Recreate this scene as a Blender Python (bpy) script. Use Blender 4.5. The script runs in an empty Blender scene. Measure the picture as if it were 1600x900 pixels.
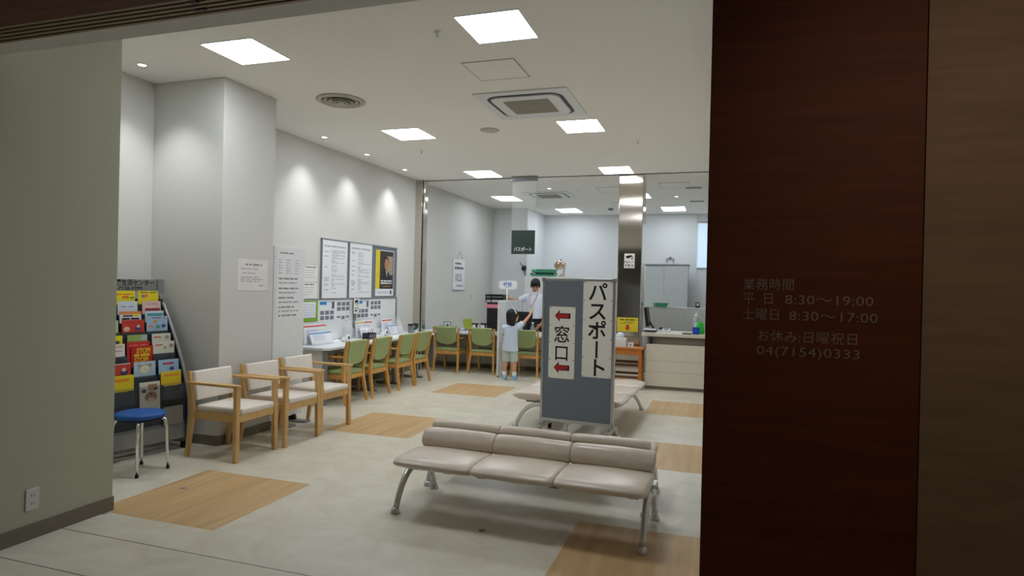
import bpy, bmesh, math, random
from mathutils import Vector, Matrix
random.seed(7)
SC = bpy.context.scene
COL = SC.collection
PI = math.pi

# ---------------------------------------------------------------- camera
F_PX = 989.43
YAW, PITCH, ROLL = 0.31579, -0.00178, 0.02328
cam_d = bpy.data.cameras.new('camera')
cam_d.sensor_width = 36.0
cam_d.lens = F_PX / 1600 * 36.0
cam_d.clip_start = 0.05
cam = bpy.data.objects.new('camera', cam_d)
COL.objects.link(cam)
_f = Vector((-math.sin(YAW) * math.cos(PITCH), math.cos(YAW) * math.cos(PITCH), math.sin(PITCH)))
_r = Vector((math.cos(YAW), math.sin(YAW), 0))
_u = _r.cross(_f)
_r2 = _r * math.cos(ROLL) + _u * math.sin(ROLL)
_u2 = -_r * math.sin(ROLL) + _u * math.cos(ROLL)
_m = Matrix((_r2, _u2, -_f)).transposed().to_4x4()
_m.translation = Vector((0, 0, 1.45))
cam.matrix_world = _m
SC.camera = cam

# ---------------------------------------------------------------- light and exposure
SC.view_settings.view_transform = 'Standard'
SC.view_settings.look = 'None'
SC.view_settings.gamma = 1.0
SC.view_settings.use_curve_mapping = False
SC.view_settings.exposure = 0.75
WORLD_STRENGTH = 0.02
HALL_PANEL = 15.0            # emission of the ceiling panels in the waiting room
OFFICE_PANEL = 6.8          # emission of the ceiling panels in the office
DOWNLIGHT_W = 20.0
CORRIDOR_W = 15.0
wd = bpy.data.worlds.new('world')
SC.world = wd
wd.use_nodes = True
wd.node_tree.nodes['Background'].inputs[0].default_value = (1.0, 0.85, 0.7, 1)
wd.node_tree.nodes['Background'].inputs[1].default_value = WORLD_STRENGTH
# an unseen warm spot added in the dark passage to brighten the wood pier
cl = bpy.data.lights.new('passage_fill_light', 'SPOT')
cl.spot_size = math.radians(95)
cl.spot_blend = 1.0
cl.shadow_soft_size = 0.08
cl.energy = CORRIDOR_W
cl.color = (1.0, 0.80, 0.62)
clo = bpy.data.objects.new('passage_fill_light', cl)
clo.location = (0.75, 0.60, 2.52)
clo.rotation_euler = (math.radians(55), 0, 0)
COL.objects.link(clo)

# ---------------------------------------------------------------- materials
def srgb(r, g, b):
    f = lambda c: (c / 255 / 12.92) if c / 255 <= 0.04045 else ((c / 255 + 0.055) / 1.055) ** 2.4
    return (f(r), f(g), f(b))

_MC = {}
def mat(name, col, rough=0.5, metal=0.0, var=0.04, scale=12.0, spec=0.5, emit=None, estr=0.0, alpha=1.0, trans=0.0, bump=0.0, stretch=None, ior=1.45):
    if name in _MC:
        return _MC[name]
    m = bpy.data.materials.new(name)
    m.use_nodes = True
    nt = m.node_tree
    b = nt.nodes['Principled BSDF']
    tc = nt.nodes.new('ShaderNodeTexCoord')
    mp = nt.nodes.new('ShaderNodeMapping')
    if stretch:
        mp.inputs['Scale'].default_value = stretch
    nz = nt.nodes.new('ShaderNodeTexNoise')
    nz.inputs['Scale'].default_value = scale
    nz.inputs['Detail'].default_value = 5
    nt.links.new(tc.outputs['Object'], mp.inputs['Vector'])
    nt.links.new(mp.outputs['Vector'], nz.inputs['Vector'])
    rp = nt.nodes.new('ShaderNodeValToRGB')
    rp.color_ramp.elements[0].position = 0.3
    rp.color_ramp.elements[1].position = 0.7
    rp.color_ramp.elements[0].color = (*[max(0, c * (1 - var)) for c in col], 1)
    rp.color_ramp.elements[1].color = (*[min(1, c * (1 + var)) for c in col], 1)
    nt.links.new(nz.outputs['Fac'], rp.inputs['Fac'])
    nt.links.new(rp.outputs['Color'], b.inputs['Base Color'])
    b.inputs['Roughness'].default_value = rough
    b.inputs['Metallic'].default_value = metal
    b.inputs['Specular IOR Level'].default_value = spec
    b.inputs['IOR'].default_value = ior
    if emit:
        b.inputs['Emission Color'].default_value = (*emit, 1)
        b.inputs['Emission Strength'].default_value = estr
    if alpha < 1:
        b.inputs['Alpha'].default_value = alpha
    if trans:
        b.inputs['Transmission Weight'].default_value = trans
    if bump:
        bp = nt.nodes.new('ShaderNodeBump')
        bp.inputs['Strength'].default_value = bump
        bp.inputs['Distance'].default_value = 0.01
        nt.links.new(nz.outputs['Fac'], bp.inputs['Height'])
        nt.links.new(bp.outputs['Normal'], b.inputs['Normal'])
    _MC[name] = m
    return m

def plain(r, g, b, rough=0.5, **k):
    return mat('paint_%d_%d_%d_%d' % (r, g, b, int(rough * 100)), srgb(r, g, b), rough, **k)

M_WALL = mat('wall_paper', srgb(212, 211, 206), 0.85, var=0.02, scale=60, bump=0.06)
M_PWALL = mat('dimmed_passage_wall_paper', srgb(184, 186, 166), 0.85, var=0.02, scale=60, bump=0.06)  # greenish wall paper, with the weak light there darkened into its colour
M_OWALL = mat('office_wall_paper', srgb(226, 229, 230), 0.85, var=0.02, scale=60, bump=0.06)
M_CEIL = mat('ceiling_board', srgb(244, 242, 235), 0.9, var=0.02, scale=40)
M_BASEB = mat('grey_vinyl_baseboard', srgb(122, 115, 102), 0.6)
M_STEEL = mat('stainless_steel', (0.66, 0.61, 0.55), 0.13, 1.0, var=0.06, scale=3, stretch=(0.5, 0.5, 30))
_nt = M_STEEL.node_tree
_b = _nt.nodes['Principled BSDF']
_tg = _nt.nodes.new('ShaderNodeTangent')
_tg.direction_type = 'RADIAL'
_tg.axis = 'Z'
_nt.links.new(_tg.outputs['Tangent'], _b.inputs['Tangent'])
_b.inputs['Anisotropic'].default_value = 0.95
_b.inputs['Anisotropic Rotation'].default_value = 0.0
M_ALU = mat('brushed_aluminium', (0.55, 0.55, 0.55), 0.35, 1.0, var=0.03)
M_CHROME = mat('chrome', (0.8, 0.8, 0.8), 0.08, 1.0, var=0.02)
M_SILVER = mat('silver_paint', srgb(214, 213, 210), 0.25, 0.45, var=0.03)
M_GREY = mat('grey_metal', srgb(140, 142, 145), 0.45, 0.3)
M_DARK = mat('dark_plastic', srgb(32, 32, 34), 0.45)
M_BLACK = mat('black_plastic', srgb(18, 18, 20), 0.4)
M_RUBBER = mat('black_rubber', srgb(25, 25, 27), 0.8)
M_WHITE = mat('white_plastic', srgb(230, 232, 232), 0.45, var=0.02)
M_PAPER = mat('white_paper', srgb(232, 233, 236), 0.8, var=0.02, scale=8)
M_PAPERW = mat('warm_paper', srgb(228, 226, 216), 0.8, var=0.02, scale=8)
M_INK = mat('grey_ink', srgb(172, 174, 182), 0.8)
M_INKM = mat('middle_ink', srgb(138, 140, 146), 0.8)
M_INKD = mat('dark_ink', srgb(84, 84, 90), 0.8)
M_INKB = mat('black_ink', srgb(16, 15, 18), 0.7)
M_BEECH = mat('beech_wood', srgb(213, 172, 113), 0.42, var=0.10, scale=9, stretch=(3, 3, 0.7))
M_OAK = mat('honey_wood', srgb(212, 158, 84), 0.4, var=0.14, scale=9, stretch=(3, 3, 0.7))
M_TABLEW = mat('orange_wood', srgb(190, 116, 48), 0.42, var=0.14, scale=9, stretch=(0.8, 3, 3))
M_CREAM = mat('cream_vinyl', srgb(233, 225, 215), 0.42, var=0.03, scale=20)
M_BENCH = mat('beige_leatherette', srgb(217, 203, 187), 0.3, var=0.04, scale=16, bump=0.04)
M_GREEN = mat('green_vinyl', srgb(158, 172, 116), 0.5, var=0.04, scale=20)
M_BLUE = mat('blue_vinyl', srgb(16, 82, 158), 0.5, var=0.06, scale=20)
M_SHEET = mat('clear_sign_sheet', (0.95, 0.96, 0.97), 0.02, 0.0, var=0.01, alpha=0.05)
M_SMOKE = mat('smoke_acrylic', srgb(52, 58, 62), 0.22, var=0.05, alpha=0.9)
M_RACK = mat('rack_grey_steel', srgb(150, 150, 150), 0.4, 0.5)
M_RACKD = mat('rack_dark_panel', srgb(40, 42, 45), 0.5)
M_BFELT = mat('grey_felt', srgb(112, 119, 128), 0.95, var=0.05, scale=150, bump=0.1)
M_CLEAR = mat('clear_acrylic', (0.95, 0.96, 0.97), 0.03, 0.0, var=0.01, alpha=0.16)
M_DESK = mat('desk_laminate', srgb(222, 226, 230), 0.3, var=0.02)
M_CREAMLAM = mat('cream_laminate', srgb(222, 215, 198), 0.45, var=0.02)
M_SKIN = mat('skin', srgb(214, 160, 128), 0.55, var=0.04)
M_SKINM = mat('tanned_skin', srgb(205, 148, 118), 0.55, var=0.04)
M_HAIR = mat('black_hair', srgb(24, 20, 19), 0.62, var=0.25, scale=60, stretch=(4, 4, 0.5))
M_GLASSW = mat('window_daylight', srgb(214, 232, 250), 0.4, emit=(0.62, 0.82, 1.0), estr=0.3)

def wood_material(name, c1, c2, rough, sx, sy, sz):
    m = bpy.data.materials.new(name)
    m.use_nodes = True
    nt = m.node_tree
    b = nt.nodes['Principled BSDF']
    tc = nt.nodes.new('ShaderNodeTexCoord')
    mp = nt.nodes.new('ShaderNodeMapping')
    mp.inputs['Scale'].default_value = (sx, sy, sz)
    n1 = nt.nodes.new('ShaderNodeTexNoise')
    n1.inputs['Scale'].default_value = 6
    n1.inputs['Detail'].default_value = 8
    n1.inputs['Distortion'].default_value = 0.6
    rp = nt.nodes.new('ShaderNodeValToRGB')
    rp.color_ramp.elements[0].position = 0.32
    rp.color_ramp.elements[1].position = 0.68
    rp.color_ramp.elements[0].color = (*c1, 1)
    rp.color_ramp.elements[1].color = (*c2, 1)
    nt.links.new(tc.outputs['Object'], mp.inputs['Vector'])
    nt.links.new(mp.outputs['Vector'], n1.inputs['Vector'])
    nt.links.new(n1.outputs['Fac'], rp.inputs['Fac'])
    nt.links.new(rp.outputs['Color'], b.inputs['Base Color'])
    b.inputs['Roughness'].default_value = rough
    b.inputs['Specular IOR Level'].default_value = 0.25
    return m

M_INLAY = wood_material('floor_wood_inlay', srgb(190, 156, 110), srgb(211, 178, 133), 0.38, 3.0, 0.16, 1)
M_PIER = wood_material('dark_red_wood', srgb(80, 38, 18), srgb(94, 47, 24), 0.62, 0.4, 1, 6.0)
M_PIER2 = wood_material('passage_wall_panel', srgb(124, 104, 84), srgb(136, 114, 92), 0.7, 0.5, 1, 4.0)
M_SOFFIT = wood_material('passage_ceiling_wood', srgb(88, 56, 44), srgb(104, 68, 54), 0.7, 0.5, 4, 1)

def floor_material():
    m = bpy.data.materials.new('floor_marbled_vinyl')
    m.use_nodes = True
    nt = m.node_tree
    b = nt.nodes['Principled BSDF']
    tc = nt.nodes.new('ShaderNodeTexCoord')
    n1 = nt.nodes.new('ShaderNodeTexNoise')
    n1.inputs['Scale'].default_value = 2.2
    n1.inputs['Detail'].default_value = 10
    n1.inputs['Roughness'].default_value = 0.7
    n1.inputs['Distortion'].default_value = 1.4
    rp = nt.nodes.new('ShaderNodeValToRGB')
    rp.color_ramp.elements[0].position = 0.33
    rp.color_ramp.elements[1].position = 0.62
    rp.color_ramp.elements[0].color = (*srgb(204, 197, 177), 1)
    rp.color_ramp.elements[1].color = (*srgb(222, 217, 201), 1)
    nt.links.new(tc.outputs['Object'], n1.inputs['Vector'])
    nt.links.new(n1.outputs['Fac'], rp.inputs['Fac'])
    nt.links.new(rp.outputs['Color'], b.inputs['Base Color'])
    b.inputs['Roughness'].default_value = 0.32
    b.inputs['Specular IOR Level'].default_value = 0.45
    return m
M_FLOOR = floor_material()

def lamp_material(name, col, s):
    m = bpy.data.materials.new(name)
    m.use_nodes = True
    nt = m.node_tree
    b = nt.nodes['Principled BSDF']
    b.inputs['Base Color'].default_value = (0.9, 0.9, 0.9, 1)
    b.inputs['Emission Color'].default_value = (*col, 1)
    b.inputs['Emission Strength'].default_value = s
    return m
M_HALLGLOW = lamp_material('hall_lamp_diffuser', (0.95, 1.0, 1.06), HALL_PANEL)
M_OFFGLOW = lamp_material('office_lamp_diffuser', (0.90, 0.97, 1.06), OFFICE_PANEL)
M_DLGLOW = lamp_material('downlight_lens', (0.95, 0.98, 1.0), 6.0)

# ---------------------------------------------------------------- mesh helpers
class MB:
    """collects shapes and links them as one mesh object"""
    def __init__(self):
        self.bm = bmesh.new()
        self.mats = []
    def _mi(self, m):
        if m is None:
            return 0
        if m not in self.mats:
            self.mats.append(m)
        return self.mats.index(m)
    def _fin(self, faces, m, smooth=False):
        i = self._mi(m)
        for f in faces:
            f.material_index = i
            f.smooth = smooth
    def box(self, lo, hi, m=None, bev=0.0, seg=2, M=None, smooth=False):
        c = [(a + b) / 2 for a, b in zip(lo, hi)]
        s = [abs(b - a) for a, b in zip(lo, hi)]
        t = bmesh.new()
        bmesh.ops.create_cube(t, size=1, matrix=Matrix.Translation(c) @ Matrix.Diagonal((*s, 1)))
        if bev > 0:
            bmesh.ops.bevel(t, geom=t.edges[:], offset=min(bev, min(s) * 0.49), segments=seg, profile=0.5, affect='EDGES')
        if M is not None:
            bmesh.ops.transform(t, matrix=M, verts=t.verts)
        self._merge(t, m, smooth)
        return self
    def _merge(self, t, m, smooth=False):
        bmesh.ops.recalc_face_normals(t, faces=t.faces)
        vm = {v: self.bm.verts.new(v.co) for v in t.verts}
        i = self._mi(m)
        for f in t.faces:
            try:
                nf = self.bm.faces.new([vm[v] for v in f.verts])
            except ValueError:
                continue
            nf.material_index = i
            nf.smooth = smooth
        t.free()
    def bar(self, p0, p1, w, d, m=None, bev=0.0, up=(0, 0, 1), w1=None, d1=None):
        """a straight bar of rectangular section from p0 to p1 (w along side, d along the other)"""
        p0, p1 = Vector(p0), Vector(p1)
        z = (p1 - p0).normalized()
        u = Vector(up)
        x = u.cross(z)
        if x.length < 1e-4:
            x = Vector((0, 1, 0)).cross(z)
        x.normalize()
        y = z.cross(x)
        w1 = w if w1 is None else w1
        d1 = d if d1 is None else d1
        t = bmesh.new()
        vs = []
        for p, ww, dd in ((p0, w, d), (p1, w1, d1)):
            vs.append([t.verts.new(p + x * sx * ww / 2 + y * sy * dd / 2) for sx, sy in ((-1, -1), (1, -1), (1, 1), (-1, 1))])
        t.faces.new(vs[0][::-1]); t.faces.new(vs[1])
        for k in range(4):
            t.faces.new((vs[0][k], vs[0][(k + 1) % 4], vs[1][(k + 1) % 4], vs[1][k]))
        if bev > 0:
            bmesh.ops.bevel(t, geom=t.edges[:], offset=bev, segments=2, profile=0.5, affect='EDGES')
        self._merge(t, m)
        return self
    def tube(self, pts, r, m=None, n=12, caps=True, flat=None):
        """a tube through pts; r a number or a list; flat scales the section across"""
        pts = [Vector(p) for p in pts]
        rs = r if isinstance(r, (list, tuple)) else [r] * len(pts)
        t = bmesh.new()
        rings = []
        prev = None
        for i, p in enumerate(pts):
            a = pts[max(i - 1, 0)]
            b = pts[min(i + 1, len(pts) - 1)]
            tg = (b - a).normalized()
            if prev is None:
                ref = Vector((0, 0, 1)) if abs(tg.z) < 0.9 else Vector((1, 0, 0))
                x = ref.cross(tg).normalized()
            else:
                x = (prev - tg * prev.dot(tg)).normalized()
            prev = x
            y = tg.cross(x)
            fl = 1.0 if flat is None else flat
            rings.append([t.verts.new(p + (x * math.cos(2 * PI * k / n) * fl + y * math.sin(2 * PI * k / n)) * rs[i]) for k in range(n)])
        for i in range(len(rings) - 1):
            for k in range(n):
                t.faces.new((rings[i][k], rings[i][(k + 1) % n], rings[i + 1][(k + 1) % n], rings[i + 1][k]))
        if caps:
            t.faces.new(rings[0][::-1]); t.faces.new(rings[-1])
        self._merge(t, m, True)
        return self
    def lathe(self, prof, m=None, n=24, c=(0, 0, 0), M=None, smooth=True):
        """profile of (radius, z) turned about the z axis"""
        t = bmesh.new()
        rings = []
        for r, z in prof:
            if r < 1e-6:
                rings.append([t.verts.new((c[0], c[1], c[2] + z))])
            else:
                rings.append([t.verts.new((c[0] + r * math.cos(2 * PI * k / n), c[1] + r * math.sin(2 * PI * k / n), c[2] + z)) for k in range(n)])
        for a, b in zip(rings, rings[1:]):
            for k in range(n):
                j = (k + 1) % n
                if len(a) == 1 and len(b) == 1:
                    continue
                if len(a) == 1:
                    t.faces.new((a[0], b[j], b[k]))
                elif len(b) == 1:
                    t.faces.new((a[k], a[j], b[0]))
                else:
                    t.faces.new((a[k], a[j], b[j], b[k]))
        if M is not None:
            bmesh.ops.transform(t, matrix=M, verts=t.verts)
        self._merge(t, m, smooth)
        return self
    def prism(self, pts, axis, a, b, m=None, bev=0.0, M=None, smooth=False):
        """a closed outline of 2D points extruded along axis from a to b; axis 'x': (y,z), 'y': (x,z), 'z': (x,y)"""
        t = bmesh.new()
        def P(p, h):
            return {'x': (h, p[0], p[1]), 'y': (p[0], h, p[1]), 'z': (p[0], p[1], h)}[axis]
        A = [t.verts.new(P(p, a)) for p in pts]
        B = [t.verts.new(P(p, b)) for p in pts]
        n = len(pts)
        t.faces.new(A); t.faces.new(B[::-1])
        for k in range(n):
            t.faces.new((A[k], B[k], B[(k + 1) % n], A[(k + 1) % n]))
        bmesh.ops.recalc_face_normals(t, faces=t.faces)
        if bev > 0:
            es = [e for e in t.edges if all(len(f.verts) == n for f in e.link_faces) is False and any(len(f.verts) == n for f in e.link_faces)]
            bmesh.ops.bevel(t, geom=es, offset=bev, segments=2, profile=0.5, affect='EDGES')
        if M is not None:
            bmesh.ops.transform(t, matrix=M, verts=t.verts)
        self._merge(t, m, smooth)
        return self
    def loft(self, rings, m=None, caps=True, smooth=True):
        t = bmesh.new()
        R = [[t.verts.new(p) for p in ring] for ring in rings]
        n = len(R[0])
        for a, b in zip(R, R[1:]):
            for k in range(n):
                t.faces.new((a[k], a[(k + 1) % n], b[(k + 1) % n], b[k]))
        if caps:
            t.faces.new(R[0][::-1]); t.faces.new(R[-1])
        self._merge(t, m, smooth)
        return self
    def ball(self, c, r, m=None, n=16, M=None):
        t = bmesh.new()
        if not isinstance(r, (list, tuple)):
            r = (r, r, r)
        bmesh.ops.create_uvsphere(t, u_segments=n, v_segments=max(8, n * 2 // 3), radius=1, matrix=Matrix.Translation(c) @ Matrix.Diagonal((*r, 1)))
        if M is not None:
            bmesh.ops.transform(t, matrix=M, verts=t.verts)
        self._merge(t, m, True)
        return self
    def quad(self, pts, m=None):
        t = [self.bm.verts.new(p) for p in pts]
        f = self.bm.faces.new(t)
        f.material_index = self._mi(m)
        return self
    def build(self, name, m=None, parent=None, loc=(0, 0, 0), rz=0.0, rot=None):
        me = bpy.data.meshes.new(name)
        if m is not None and not self.mats:
            self.mats = [m]
        self.bm.to_mesh(me)
        self.bm.free()
        for k in self.mats:
            me.materials.append(k)
        o = bpy.data.objects.new(name, me)
        COL.objects.link(o)
        if parent is not None:
            o.parent = parent
        o.location = loc
        o.rotation_euler = rot if rot is not None else (0, 0, rz)
        return o

def tag(o, label, cat, group=None):
    o['label'] = label
    o['category'] = cat
    if group:
        o['group'] = group
    return o

def thing(name, label, cat, loc=(0, 0, 0), rz=0.0, group=None):
    o = bpy.data.objects.new(name, None)
    o.empty_display_size = 0.1
    COL.objects.link(o)
    o.location = loc
    o.rotation_euler = (0, 0, rz)
    return tag(o, label, cat, group)

def struct(o):
    o['kind'] = 'structure'
    return o

def kids(o):
    return [c for c in bpy.data.objects if c.parent == o]

def copy_tree(o, parent=None):
    c = o.copy()
    COL.objects.link(c)
    if parent is not None:
        c.parent = parent
    for ch in kids(o):
        copy_tree(ch, c)
    return c

def text(name, s, size, m, parent=None, loc=(0, 0, 0), rot=(PI / 2, 0, 0), bold=0.0, align='LEFT', xs=1.0, ext=0.0004, space=1.0):
    cu = bpy.data.curves.new(name, 'FONT')
    cu.body = s
    cu.size = size
    cu.extrude = ext
    cu.offset = bold
    cu.align_x = align
    cu.space_character = space
    cu.resolution_u = 3
    t = bpy.data.objects.new(name + '_tmp', cu)
    COL.objects.link(t)
    dg = bpy.context.evaluated_depsgraph_get()
    me = bpy.data.meshes.new_from_object(t.evaluated_get(dg))
    me.name = name
    bpy.data.objects.remove(t)
    bpy.data.curves.remove(cu)
    me.materials.clear()
    me.materials.append(m)
    if xs != 1.0:
        me.transform(Matrix.Diagonal((xs, 1, 1, 1)))
    o = bpy.data.objects.new(name, me)
    COL.objects.link(o)
    o.parent = parent
    o.location = loc
    o.rotation_euler = rot
    return o

ROT_PX = (PI / 2, 0, PI / 2)     # lettering on a face that looks towards +X
ROT_MY = (PI / 2, 0, 0)          # lettering on a face that looks towards -Y
def bez(p0, p1, p2, p3, n=10):
    p0, p1, p2, p3 = map(Vector, (p0, p1, p2, p3))
    return [p0 * (1 - t) ** 3 + p1 * 3 * t * (1 - t) ** 2 + p2 * 3 * t * t * (1 - t) + p3 * t ** 3 for t in [i / n for i in range(n + 1)]]

# ================================================================ THE SETTING
CEIL = 3.226
XL = -4.93          # wall beside the writing desk
XR = 0.03           # wall in line with the dark pier, hidden behind it
YB = 15.08          # back wall of the office

# floor: marbled vinyl with flush wooden inlays, laid as one surface
inlays = []
for (x0, x1, ys) in ((-3.67, -2.75, ((2.95, 3.88), (5.36, 6.32), (7.8, 8.74))), (-0.80, 0.13, ((2.95, 3.89), (5.25, 6.19), (7.57, 8.50)))):
    for y0, y1 in ys:
        inlays.append((x0, x1, y0, y1))
xs = sorted({-5.3, 2.4} | {v for i in inlays for v in i[:2]})
ys = sorted({-3.0, 2.28, 2.288, 2.665, 2.673, 16.6} | {v for i in inlays for v in i[2:]})
mb = MB()
M_JOINT = mat('floor_track_steel', srgb(120, 118, 116), 0.4, 0.6)
vg = {(x, y): mb.bm.verts.new((x, y, 0)) for x in xs for y in ys}
for x0, x1 in zip(xs, xs[1:]):
    for y0, y1 in zip(ys, ys[1:]):
        cx, cy = (x0 + x1) / 2, (y0 + y1) / 2
        m = M_FLOOR
        if any(i[0] < cx < i[1] and i[2] < cy < i[3] for i in inlays):
            m = M_INLAY
        if y1 - y0 < 0.0085:
            m = M_JOINT
        f = mb.bm.faces.new((vg[x0, y0], vg[x1, y0], vg[x1, y1], vg[x0, y1]))
        f.material_index = mb._mi(m)
fl = struct(mb.build('floor'))
# small brass floor caps set in the vinyl
for k, (x, y) in enumerate(((-1.304, 3.525), (-3.50, 3.478), (-3.56, 2.93))):
    tag(MB().lathe([(0.022, 0), (0.022, 0.002), (0.018, 0.003), (0, 0.003)], M_GREY, 16).build('floor_cap', loc=(x, y, 0)),
        ['small round grey cap in the vinyl below the front bench', 'small round grey cap set in the wooden inlay by the blue stool', 'small round grey cap at the foot of the passage wall corner'][k], 'floor cap')

struct(MB().box((XL - 0.4, 2.29, CEIL), (XR + 0.3, 9.80, CEIL + 0.1), M_CEIL).box((XL - 0.4, 9.86, CEIL), (XR + 0.3, 16.6, CEIL + 0.1), M_CEIL)
       .box((XL - 0.4, 9.79, CEIL + 0.06), (XR + 0.3, 9.87, CEIL + 0.12), M_DARK).build('ceiling'))
struct(MB().box((XL - 0.2, 3.0, 0), (XL, 13.6, CEIL), M_WALL).build('wall_left'))
struct(MB().box((XR, 2.292, 0), (XR + 0.2, 16.6, CEIL), M_WALL).build('wall_right'))
struct(MB().box((XL - 0.2, -3.0, 0), (-3.57, 2.99, CEIL + 0.05), M_PWALL).build('wall_front'))
struct(MB().box((-3.57, -1.0, 0), (-3.562, 2.99, 0.085), M_BASEB).box((-3.62, 2.99, 0), (-3.562, 2.996, 0.085), M_BASEB).build('baseboard_front'))
struct(MB().box((XL, 3.0, 0), (XL + 0.008, 4.47, 0.085), M_BASEB).box((XL, 5.15, 0), (XL + 0.008, 9.66, 0.085), M_BASEB).build('baseboard_left'))
struct(MB().box((XL, 4.47, 0), (-4.14, 5.15, CEIL), M_WALL, 0.006).build('column_left'))
struct(MB().box((XL, 4.462, 0), (-4.132, 5.158, 0.085), M_BASEB).build('baseboard_column'))
struct(MB().box((-4.96, 13.62, 0), (-4.12, 13.85, CEIL), M_OWALL).box((-4.35, 13.85, 0), (-4.12, YB, CEIL), M_OWALL).build('wall_office'))
struct(MB().box((-4.35, YB, 0), (-0.5, YB + 0.15, CEIL), M_OWALL)
       .box((-0.6, YB + 0.03, 0), (XR, YB + 0.15, 1.95), M_OWALL).box((-0.6, YB + 0.03, 3.05), (XR, YB + 0.15, CEIL), M_OWALL).box((-0.02, YB + 0.03, 1.95), (XR, YB + 0.15, 3.05), M_OWALL).build('wall_back'))
w = struct(MB().box((-0.5, YB + 0.06, 1.95), (-0.02, YB + 0.08, 3.05), M_GLASSW).build('window_1'))
struct(MB().box((-0.5, YB + 0.02, 1.95), (-0.02, YB + 0.09, 1.99), M_ALU).box((-0.5, YB + 0.02, 3.01), (-0.02, YB + 0.09, 3.05), M_ALU).box((-0.06, YB + 0.02, 1.95), (-0.02, YB + 0.09, 3.05), M_ALU).build('window_frame', parent=w))
# head of the shop front: beam, shutter slot and the timber ceiling of the passage
struct(MB().box((-3.565, 2.178, 2.59), (2.4, 2.292, 3.4), M_WALL).build('beam_front'))
mb = MB()
for k in range(9):
    mb.box((-3.565, 2.033 + 0.0161 * k, 2.59 + (0.0 if k % 2 == 0 else 0.006)), (2.4, 2.0491 + 0.0161 * k, 3.3), mat('shutter_slot_metal', srgb(138, 120, 98), 0.5, 0.2))
mb.box((-2.10, 2.05, 2.587), (-2.06, 2.075, 2.594), M_DARK, 0.002).box((-2.13, 2.12, 2.587), (-2.08, 2.14, 2.594), M_DARK, 0.002)
struct(mb.build('trim_shutter_slot'))
struct(MB().box((-3.565, -3.0, 2.59), (2.4, 2.033, 3.1), M_SOFFIT).build('ceiling_passage'))
struct(MB().box((-0.0389, 2.10, 0), (0.556, 2.178, 2.588), M_PIER, 0.003).box((0.0, 2.178, 0), (0.55, 2.29, CEIL - 0.002), M_WALL).build('pier_front'))
struct(MB().box((0.561, 2.112, 0), (2.4, 2.176, 2.588), M_PIER2).build('wall_passage'))
struct(MB().box((-4.0, -3.2, 0), (2.6, -3.0, 3.1), M_PIER2).build('wall_passage_back'))
struct(MB().box((2.4, -3.0, 0), (2.6, 2.5, 3.1), M_PIER2).build('wall_passage_side'))

M_LETTER = mat('silver_lettering', srgb(134, 118, 108), 0.5)
SG = tag(thing('opening_hours_lettering', 'pale opening hours lettering on the dark wood pier', 'lettering', (0.07, 2.0985, 1.4063)), 'pale opening hours lettering on the dark wood pier', 'lettering')
for s, x, z, xs_ in (('業務時間', 0.0, 0.063, 0.93), ('平', 0.0, 0.013, 0.93), ('日', 0.065, 0.013, 0.93), ('8:30〜19:00', 0.139, 0.013, 1.19), ('土曜日', 0.0, -0.043, 0.93), ('8:30〜17:00', 0.153, -0.043, 1.19), ('お休み:日曜祝日', 0.049, -0.118, 0.98), ('04(7154)0333', 0.050, -0.168, 1.24)):
    text('text_line', s, 0.0394, M_LETTER, SG, (x * 0.875, 0, z * 0.875), ROT_MY, xs=xs_, space=1.05)

# stainless jamb and pillar at the office front
struct(MB().box((XL, 9.70, 0), (-4.80, 9.86, CEIL), M_STEEL, 0.004).box((-4.795, 9.72, 0), (-4.765, 9.85, CEIL), M_STEEL, 0.012, 4).build('jamb_steel'))
struct(MB().box((-1.505, 9.83, 0), (-1.13, 10.20, CEIL), M_STEEL, 0.012, 3).build('pillar_steel'))

struct(MB().box((-4.80, 9.80, CEIL - 0.006), (XR, 9.85, CEIL), M_DARK).build('trim_shutter_line'))

# ================================================================ CEILING FITTINGS
def ceiling_light(x, y, sx, sy, glow, label, group):
    t = thing('ceiling_light', label, 'ceiling light', (x, y, CEIL), 0, group)
    fw = 0.006
    m = MB()
    for a, b in (((-sx / 2 - fw, -sy / 2 - fw), (sx / 2 + fw, -sy / 2)), ((-sx / 2 - fw, sy / 2), (sx / 2 + fw, sy / 2 + fw)), ((-sx / 2 - fw, -sy / 2), (-sx / 2, sy / 2)), ((sx / 2, -sy / 2), (sx / 2 + fw, sy / 2))):
        m.box((*a, -0.008), (*b, -0.0005), M_WHITE)
    m.build('frame', parent=t)
    MB().box((-sx / 2, -sy / 2, -0.006), (sx / 2, sy / 2, -0.0005), glow).build('diffuser', parent=t)
    return t
G = 'square lamps of the waiting room'
for x, y, sx, sy, lb in ((-3.52, 4.015, 0.46, 0.44, 'square lit ceiling lamp in front of the white column'),
                 (-1.48, 4.075, 0.44, 0.46, 'big square lit ceiling lamp above the front bench'),
                 (-3.515, 6.715, 0.46, 0.49, 'square lit ceiling lamp behind the round air diffuser'),
                 (-1.47, 6.80, 0.43, 0.51, 'square lit ceiling lamp just behind the air conditioner'),
                 (-3.58, 9.37, 0.44, 0.57, 'square lit ceiling lamp before the office, above the girl in the blue top'),
                 (-1.49, 9.43, 0.44, 0.54, 'square lit ceiling lamp before the steel pillar')):
    ceiling_light(x, y, sx, sy, M_HALLGLOW, lb, G)
G = 'square lamps of the office'
for x, y, sx, sy, lb in ((-4.09, 12.07, 0.44, 0.68, 'square lit office lamp beside the office wall with the date calendar'),
                 (-3.29, 14.15, 0.48, 0.72, 'square lit office lamp behind the office air conditioner'),
                 (-0.97, 14.13, 0.48, 0.72, 'square lit office lamp above the grey sliding cabinet'),
                 (-1.50, 12.10, 0.44, 0.60, 'square lit office lamp half hidden behind the steel pillar')):
    ceiling_light(x, y, sx, sy, M_OFFGLOW, lb, G)

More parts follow.
